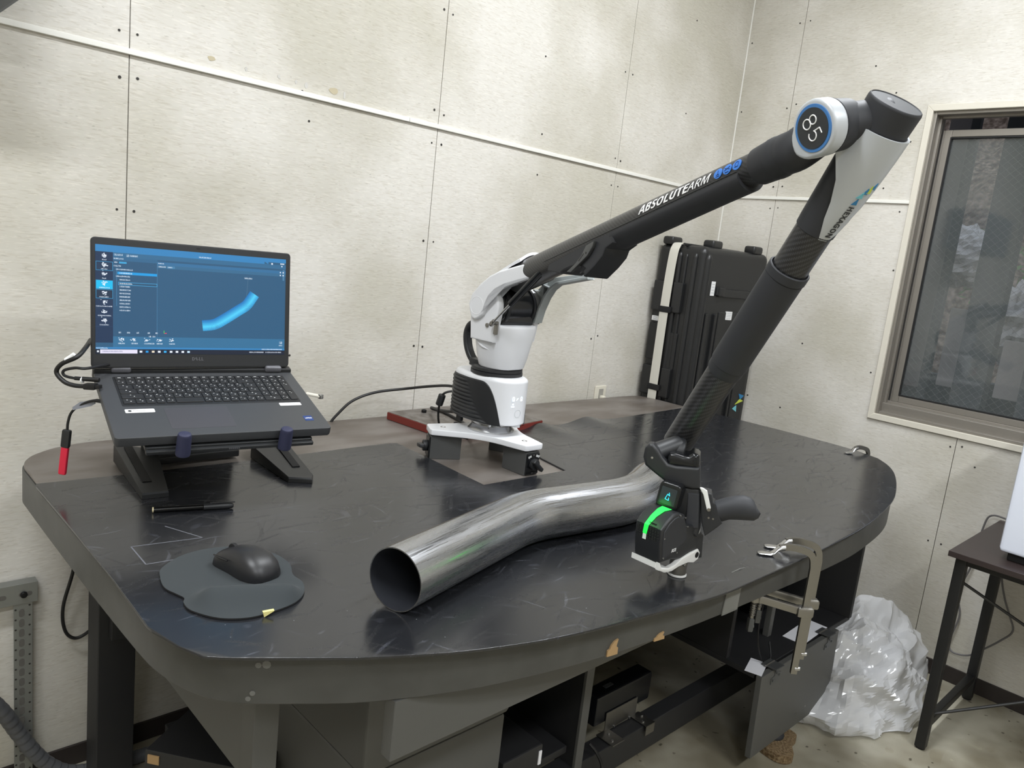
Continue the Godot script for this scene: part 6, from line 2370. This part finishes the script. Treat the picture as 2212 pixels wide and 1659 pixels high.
func clamp_tool(called: String, label: String, D: Transform3D, drop: float) -> void:
	# forged lever clamp; local x runs from the fixed jaw's tip to the bar, y up; the jaw's face is at y = 0
	var t := thing(called, label, "clamp", D.origin, "steel bench clamps")
	var b := mb(t)
	b.X = D
	var sec := PackedVector2Array([Vector2(-0.0055, -0.011), Vector2(-0.002, -0.011), Vector2(-0.002, -0.0065), Vector2(0.002, -0.0065), Vector2(0.002, -0.011), Vector2(0.0055, -0.011), Vector2(0.0055, 0.011), Vector2(0.002, 0.011), Vector2(0.002, 0.0065), Vector2(-0.002, 0.0065), Vector2(-0.002, 0.011), Vector2(-0.0055, 0.011)])
	var flip := PackedVector2Array()
	for p in sec:
		flip.append(Vector2(p.y, p.x))
	var way := MB.curve([Vector3(0.045, 0.017, 0), Vector3(0.07, 0.021, 0), Vector3(0.105, 0.014, 0), Vector3(0.119, 0.002, 0), Vector3(0.124, -0.02, 0)], 7)
	way.append(Vector3(0.124, -drop, 0))
	b.sweep(way, flip, 0.62, false, Vector3.BACK)
	var bar := part("bar", b, M.steel_dull, t)
	b = mb(t)
	b.X = D
	var rings := []
	for k in [[0.0, 0.004, 0.003, 0.0015], [0.004, 0.009, 0.003, 0.002], [0.012, 0.0105, 0.0035, 0.0022], [0.026, 0.0095, 0.003, 0.0025], [0.034, 0.0085, 0.006, 0.0045], [0.041, 0.008, 0.0135, 0.0055], [0.048, 0.008, 0.0175, 0.006], [0.056, 0.0078, 0.019, 0.006]]:
		var r := PackedVector3Array()
		for i in 16:
			var th := TAU * i / 16
			r.append(Vector3(k[0], k[2] + sin(th) * k[3], cos(th) * k[1]))
		rings.append(r)
	b.loft(rings)
	part("fixed_jaw", b, M.steel, bar)
	b = mb(t)
	b.X = D
	b.box(Vector3(0.122, -0.118, 0), Vector3(0.036, 0.022, 0.024), 0.005)
	b.bar(Vector3(0.11, -0.117, 0), Vector3(0.018, -0.097, 0), 0.013, 0.018, 0.004)
	b.cyl(Vector3(0.012, -0.106, 0), Vector3(0.012, -0.088, 0), 0.011, 18, 0.003)
	var arm := part("sliding_arm", b, M.steel_dull, t)
	b = mb(t)
	b.X = D
	b.cyl(Vector3(0.012, -0.15, 0), Vector3(0.012, -0.086, 0), 0.0045, 12)
	for i in 6:
		b.lathe([[0.0045, 0.0], [0.0068, 0.0016], [0.0045, 0.0032]], Vector3(0.012, -0.137 + i * 0.005, 0), Vector3.UP, 14)
	part("spindle", b, M.steel_dull, arm)
	b = mb(t)
	b.X = D
	b.box(Vector3(0.012, -0.158, 0), Vector3(0.012, 0.03, 0.015), 0.003)
	b.cyl(Vector3(0.018, -0.162, 0), Vector3(0.02, -0.162, 0), 0.0035, 10)
	part("spindle_grip", b, M.magnet_paint, arm)
	b = mb(t)
	b.X = D
	b.cyl(Vector3(0.124, -drop + 0.012, 0.0), Vector3(0.1355, -drop + 0.012, 0.0), 0.0045, 12)
	part("stop_pin", b, M.steel, bar)


func clamps() -> void:
	var d := Vector3(0.66, 0, -0.75).normalized()
	var B := Basis(d, Vector3.UP, d.cross(Vector3.UP))
	clamp_tool("lever_clamp", "steel lever clamp on the front bench edge, the nearer of the pair", Transform3D(B, Vector3(1.318, 0.9, 1.784)), 0.262)
	clamp_tool("lever_clamp", "steel lever clamp on the front bench edge, half hidden behind the nearer one", Transform3D(B, Vector3(1.318, 0.9, 1.784) + Vector3(-0.012, 0, -0.052)), 0.25)
	var e := Vector3(0.28, 0, -0.96).normalized()
	clamp_tool("lever_clamp", "steel lever clamp on the far rounded bench corner by the window wall", Transform3D(Basis(e, Vector3.UP, e.cross(Vector3.UP)), Vector3(1.0, 0.9, 0.6)), 0.24)


func hard_case() -> void:
	var t := thing("hard_case", "tall black moulded transport case standing in the room corner behind the bench", "case", Vector3(0.15, 0, 0.25))
	var C1 := Vector2(0.01, 0.47)
	var C2 := Vector2(0.245, 0.475)
	var C3 := Vector2(0.298, 0.03)
	var C4 := C1 + (C3 - C2)
	C4.x = 0.012
	var H := 1.565
	var b := mb(t)
	var plan := PackedVector2Array()
	for k in [[C1, 0.02], [C2, 0.028], [C3, 0.028], [C4, 0.012]]:
		plan.append(k[0])
	# round the plan corners
	var q := PackedVector2Array()
	for i in 4:
		var a := plan[(i + 3) % 4] - plan[i]
		var d := plan[(i + 1) % 4] - plan[i]
		var r := 0.03
		for j in 7:
			var u := j / 6.0
			var p0 := plan[i] + a.normalized() * r
			var p1 := plan[i] + d.normalized() * r
			q.append(p0.lerp(plan[i], u).lerp(plan[i].lerp(p1, u), u))
	b.slab(q, 0.0, H, 0.03, 4, 0.02)
	var shell := part("shell", b, M.case_black, t)
	var nar := Transform3D(Basis(Vector3(0.9998, 0, 0.02), Vector3.UP, Vector3(-0.02, 0, 0.9998)), Vector3(C1.x, 0, C1.y))
	var bx := Vector3(0.118, 0, -0.993).normalized()
	var bro := Transform3D(Basis(bx, Vector3.UP, bx.cross(Vector3.UP)), Vector3(C2.x, 0, C2.y))
	# ribs where the two shells meet, running up and over
	for k in [[0.118, 0.012, 0.010], [0.15, 0.008, 0.006], [0.195, 0.012, 0.012]]:
		b = mb(t)
		b.X = nar
		b.tube(PackedVector3Array([Vector3(k[0], 0.02, 0.0), Vector3(k[0], H - 0.05, 0.0)]), k[1], 10)
		b.ball(Vector3(k[0], H - 0.05, 0), Vector3(k[1], k[1] * 1.6, k[1]), 10, 8)
		part("rib", b, M.case_black, shell)
	b = mb(t)
	b.X = nar
	b.prism(b.rrect(0.012, 0.012, 0.004, 3), Transform3D(Basis(Vector3.RIGHT, Vector3.UP, Vector3.BACK), Vector3(0.135, H, 0)), -0.42, 0.012, 0.002)
	part("lid_seam", b, M.case_black, shell)
	# latch blocks on the narrow side
	for y in [1.34, 0.97]:
		for x in [[0.03, 0.055], [0.128, 0.05]]:
			b = mb(t)
			b.X = nar
			b.prism(b.rrect(x[1], 0.13, 0.006, 3, x[0] + 0.01, y), Transform3D.IDENTITY, -0.01, 0.018, 0.006)
			part("latch_block", b, M.case_black, shell)
	for p in [[0.055, 1.2], [0.16, 1.17]]:
		b = mb(t)
		b.X = nar
		b.prism(b.rrect(0.05, 0.16, 0.006, 3, p[0] - 0.02, p[1] - 0.06), Transform3D.IDENTITY, -0.01, 0.006, 0.004)
		part("side_panel", b, M.case_black, shell)
	# broad side: framed panel, ribs, recesses
	b = mb(t)
	b.X = bro
	b.tube(PackedVector3Array([Vector3(0.03, 0.03, 0.0), Vector3(0.03, H - 0.055, 0.0)]), 0.017, 12)
	b.ball(Vector3(0.03, H - 0.055, 0.0), Vector3(0.017, 0.026, 0.017), 12, 8)
	part("corner_bead", b, M.case_black, shell)
	for k in [[0.27, 1.38, 0.3, 0.035, 0.012], [0.065, 0.95, 0.022, 0.68, 0.01], [0.12, 1.04, 0.016, 0.5, 0.012], [0.3, 1.04, 0.014, 0.5, 0.012], [0.21, 1.05, 0.13, 0.5, 0.004], [0.37, 1.05, 0.09, 0.5, 0.004], [0.21, 0.6, 0.2, 0.2, 0.006]]:
		b = mb(t)
		b.X = bro
		b.prism(b.rrect(k[2], k[3], 0.006, 3, k[0], k[1]), Transform3D.IDENTITY, -0.01, k[4], 0.004)
		part("raised_rib", b, M.case_black, shell)
	b = mb(t)
	b.X = bro
	b.prism(b.rrect(0.04, 0.04, 0.006, 3, 0.125, 1.385), Transform3D.IDENTITY, -0.01, 0.02, 0.006)
	part("raised_rib", b, M.case_black, shell)
	# feet on the top edge
	for p in [[0.055, 0.44], [0.205, 0.36], [0.25, 0.1]]:
		b = mb(t)
		b.slab(b.rrect(0.055, 0.075, 0.01, 3, p[0], p[1]), H - 0.005, H + 0.03, 0.01)
		part("stud_foot", b, M.case_black, shell)
	# pale strap round the narrow side, with black loops
	b = mb(t)
	b.X = nar
	var way := MB.curve([Vector3(0.09, 0.3, 0.024), Vector3(0.09, 0.9, 0.024), Vector3(0.09, 1.3, 0.024), Vector3(0.09, 1.5, 0.016), Vector3(0.09, H - 0.01, 0.002), Vector3(0.09, H + 0.006, -0.03), Vector3(0.09, H + 0.005, -0.2), Vector3(0.09, H + 0.005, -0.4)], 6)
	b.sweep(way, PackedVector2Array([Vector2(-0.022, -0.001), Vector2(0.022, -0.001), Vector2(0.022, 0.001), Vector2(0.004, 0.0016), Vector2(-0.004, 0.0016), Vector2(-0.022, 0.001)]), 1.0, false, Vector3.BACK)
	part("strap", b, M.case_strap, t)
	for y in [1.285, 0.945]:
		b = mb(t)
		b.X = nar
		b.box(Vector3(0.092, y, 0.024), Vector3(0.062, 0.026, 0.01), 0.003)
		part("strap_loop", b, M.stand_rubber, t)
	# labels
	for k in [[nar, 0.036, 1.24, 0.034, 0.02, 0.0068], [bro, 0.085, 1.395, 0.026, 0.06, 0.0006], [bro, 0.215, 1.285, 0.042, 0.036, 0.0046]]:
		b = mb(t)
		b.X = k[0]
		b.prism(b.rrect(k[3], k[4], 0.001, 1, k[1], k[2]), Transform3D.IDENTITY, -0.001, k[5])
		var lb := part("paper_label", b, M.sticker, t, "white paper label")
		b = mb(t)
		b.X = k[0]
		for j in 4:
			b.prism(b.rrect(k[3] * 0.7, 0.0012, 0.0, 1, k[1], k[2] + (j - 1.5) * k[4] * 0.2), Transform3D.IDENTITY, 0.0, k[5] + 0.0003)
		part("print", b, M.tag_grey, lb)
	for k in [[[0.375, 0.935], [0.39, 0.905], [0.415, 0.925], "logo_blue"], [[0.36, 0.885], [0.415, 0.9], [0.39, 0.91], "logo_lime"], [[0.345, 0.865], [0.37, 0.88], [0.375, 0.85], "logo_teal"]]:
		b = mb(t)
		b.X = bro
		b.prism(poly([k[0], k[1], k[2]]), Transform3D.IDENTITY, -0.001, 0.0062)
		part("logo_facet", b, M[k[3]], shell)


func floor_things() -> void:
	# clear plastic bag, crumpled in the corner behind the flap
	var n := noise(91, 1.0, 4)
	n.fractal_type = FastNoiseLite.FRACTAL_RIDGED
	n.fractal_octaves = 2
	var n2 := noise(17, 1.6, 3)
	var b := mb()
	b.crease = 0.93
	var c := Vector3(1.075, 0.0, 0.4)
	b.sheet(110, 56, func(u, v):
		var th: float = TAU * u
		var ph: float = PI * 0.5 * v
		var d := Vector3(cos(th) * sin(ph), cos(ph), sin(th) * sin(ph))
		var fold := n.get_noise_3dv(d * 0.8) * 0.2 + n2.get_noise_3dv(d * 1.0) * 0.16 + n.get_noise_3dv(d * 2.4 + Vector3(5, 0, 0)) * 0.06
		var r := 1.0 + fold
		var p := c + d * Vector3(0.235, 0.27, 0.355) * r
		p.y = maxf(p.y, 0.004 + absf(n2.get_noise_3dv(d * 3.0)) * 0.02)
		return p)
	# its loose mouth lying flat towards the room
	b.sheet(46, 20, func(u, v):
		var x: float = lerpf(0.96, 1.3, u)
		var z: float = lerpf(0.62, 0.80 - u * 0.16, v)
		return Vector3(x + 0.02 * n2.get_noise_2d(v * 20.0, u), 0.004 + 0.075 * pow(1.0 - v, 1.5) + 0.02 * absf(n.get_noise_2d(u * 3.5, v * 2.4)), z))
	solo("plastic_bag", b, M.bag_film, "crumpled clear plastic bag on the floor behind the hanging flap", "plastic bag")
	# slotted galvanised frame low on the left wall
	var t := thing("slotted_frame", "galvanised slotted steel frame low against the wall at the far left", "frame", Vector3(0.02, 0, 2.85))
	b = mb(t)
	b.box2(Vector3(0.004, 0.0, 2.8225), Vector3(0.03, 0.512, 2.826), 0.0008)
	b.box2(Vector3(0.028, 0.0, 2.8225), Vector3(0.031, 0.512, 2.862), 0.0008)
	var up := part("upright", b, M.galvanised, t)
	b = mb(t)
	b.box2(Vector3(0.031, 0.503, 2.812), Vector3(0.034, 0.553, 3.5), 0.0008)
	b.box2(Vector3(0.004, 0.551, 2.812), Vector3(0.034, 0.554, 3.5), 0.0008)
	var top := part("top_rail", b, M.galvanised, t)
	for i in 18:
		b = mb(t)
		b.prism(b.rrect(0.0115, 0.02, 0.005, 3, 2.8455, 0.478 - i * 0.026), Transform3D(Basis(Vector3.BACK, Vector3.UP, Vector3.LEFT), Vector3(0.0312, 0, 0)), -0.0006, 0.001)
		part("slot", b, M.slot_hole, up)
	b = mb(t)
	for i in 19:
		for s in [[2.829, 0.005], [2.858, -0.002]]:
			b.cyl(Vector3(0.0305, 0.4905 - i * 0.026 + s[1], s[0]), Vector3(0.0316, 0.4905 - i * 0.026 + s[1], s[0]), 0.0024, 8)
	stuff(part("pin_hole", b, M.screw, up))
	for z in [2.832, 2.885, 2.94, 3.0]:
		b = mb(t)
		b.prism(b.rrect(0.028, 0.011, 0.005, 3, z + 0.006, 0.527), Transform3D(Basis(Vector3.BACK, Vector3.UP, Vector3.LEFT), Vector3(0.0342, 0, 0)), -0.0006, 0.001)
		part("slot", b, M.slot_hole, top)
	b = mb(t)
	b.cyl(Vector3(0.033, 0.527, 2.842), Vector3(0.042, 0.527, 2.842), 0.0075, 14, 0.002)
	part("bolt", b, M.bolt_black, top)
	# spiral-wrapped cable crossing in front of it
	b = mb()
	var way := MB.curve([Vector3(0.11, 0.40, 2.98), Vector3(0.1, 0.285, 2.905), Vector3(0.085, 0.2, 2.865), Vector3(0.08, 0.13, 2.832), Vector3(0.08, 0.075, 2.795), Vector3(0.085, 0.04, 2.75), Vector3(0.09, 0.026, 2.68), Vector3(0.1, 0.024, 2.55), Vector3(0.11, 0.024, 2.4)], 26)
	var rad := []
	var run := 0.0
	for i in way.size():
		if i > 0:
			run += way[i].distance_to(way[i - 1])
		rad.append(0.0175 + 0.0014 * (fposmod(run / 0.022, 1.0) - 0.5))
	b.tube(way, rad, 18)
	solo("spiral_wrap", b, M.spiral_wrap, "grey spiral-wrapped cable bundle running to the floor at the lower left", "cable wrap")
	b = mb()
	b.box2(Vector3(0.012, 1.826, 2.875), Vector3(0.23, 2.12, 3.7), 0.012)
	solo("wall_box", b, M.ac_grey, "grey box on the wall, only its corner showing at the upper left", "wall box")


func side_desk() -> void:
	var t := thing("side_desk", "small dark brown side desk with a black steel frame below the window", "desk", Vector3(1.8, 0, 0.32))
	var b := mb(t)
	b.box2(Vector3(1.375, 0.672, 0.035), Vector3(2.3, 0.69, 0.615), 0.0015)
	part("desk_top", b, M.desk_brown, t)
	for p in [[1.408, 0.572], [1.408, 0.075], [2.265, 0.572], [2.265, 0.075]]:
		b = mb(t)
		b.box2(Vector3(p[0] - 0.016, 0.006, p[1] - 0.016), Vector3(p[0] + 0.016, 0.672, p[1] + 0.016), 0.003)
		var leg := part("leg", b, M.desk_frame, t)
		b = mb(t)
		b.cyl(Vector3(p[0], 0.0, p[1]), Vector3(p[0], 0.008, p[1]), 0.015, 12, 0.002)
		part("foot_cap", b, M.stand_rubber, leg)
	for x in [1.408, 2.265]:
		b = mb(t)
		b.box2(Vector3(x - 0.012, 0.075, 0.09), Vector3(x + 0.012, 0.103, 0.557), 0.002)
		part("side_bar", b, M.desk_frame, t)
		b = mb(t)
		b.box2(Vector3(x - 0.012, 0.648, 0.09), Vector3(x + 0.012, 0.672, 0.557), 0.002)
		part("side_bar", b, M.desk_frame, t)
	for z in [0.572, 0.075]:
		b = mb(t)
		b.box2(Vector3(1.42, 0.648, z - 0.01), Vector3(2.25, 0.672, z + 0.01), 0.002)
		part("long_bar", b, M.desk_frame, t)
	b = mb(t)
	b.cyl(Vector3(1.408, 0.59, 0.558), Vector3(2.262, 0.10, 0.09), 0.005, 8)
	part("brace_rod", b, M.desk_frame, t)
	b = mb(t)
	b.cyl(Vector3(1.408, 0.118, 0.562), Vector3(2.262, 0.58, 0.075), 0.005, 8)
	part("brace_rod", b, M.desk_frame, t)
	t = thing("white_device", "tall white machine with a black foot on the side desk, cut off by the frame", "machine", Vector3(1.7, 0.69, 0.32))
	b = mb(t)
	b.box2(Vector3(1.487, 0.716, 0.14), Vector3(1.9, 1.13, 0.54), 0.012)
	part("housing", b, M.device_white, t)
	b = mb(t)
	b.box2(Vector3(1.51, 0.69, 0.17), Vector3(1.87, 0.72, 0.52), 0.004)
	part("foot", b, M.gasket, t)
	b = mb()
	b.tube(MB.curve([Vector3(1.52, 0.70, 0.09), Vector3(1.42, 0.7, 0.05), Vector3(1.345, 0.695, 0.026), Vector3(1.325, 0.64, 0.022), Vector3(1.318, 0.5, 0.02), Vector3(1.292, 0.367, 0.018), Vector3(1.313, 0.282, 0.018), Vector3(1.302, 0.196, 0.018), Vector3(1.3, 0.149, 0.018), Vector3(1.321, 0.128, 0.02), Vector3(1.371, 0.142, 0.022), Vector3(1.41, 0.184, 0.024), Vector3(1.459, 0.245, 0.024), Vector3(1.489, 0.297, 0.024), Vector3(1.468, 0.351, 0.024), Vector3(1.44, 0.411, 0.024), Vector3(1.415, 0.501, 0.024), Vector3(1.41, 0.66, 0.024)], 7), 0.0035, 7)
	var grey := mat("grey_cable", Color(0.42, 0.41, 0.41), 0.5)
	solo("cable", b, grey, "grey cable hanging in a loop on the wall behind the side desk", "cable")
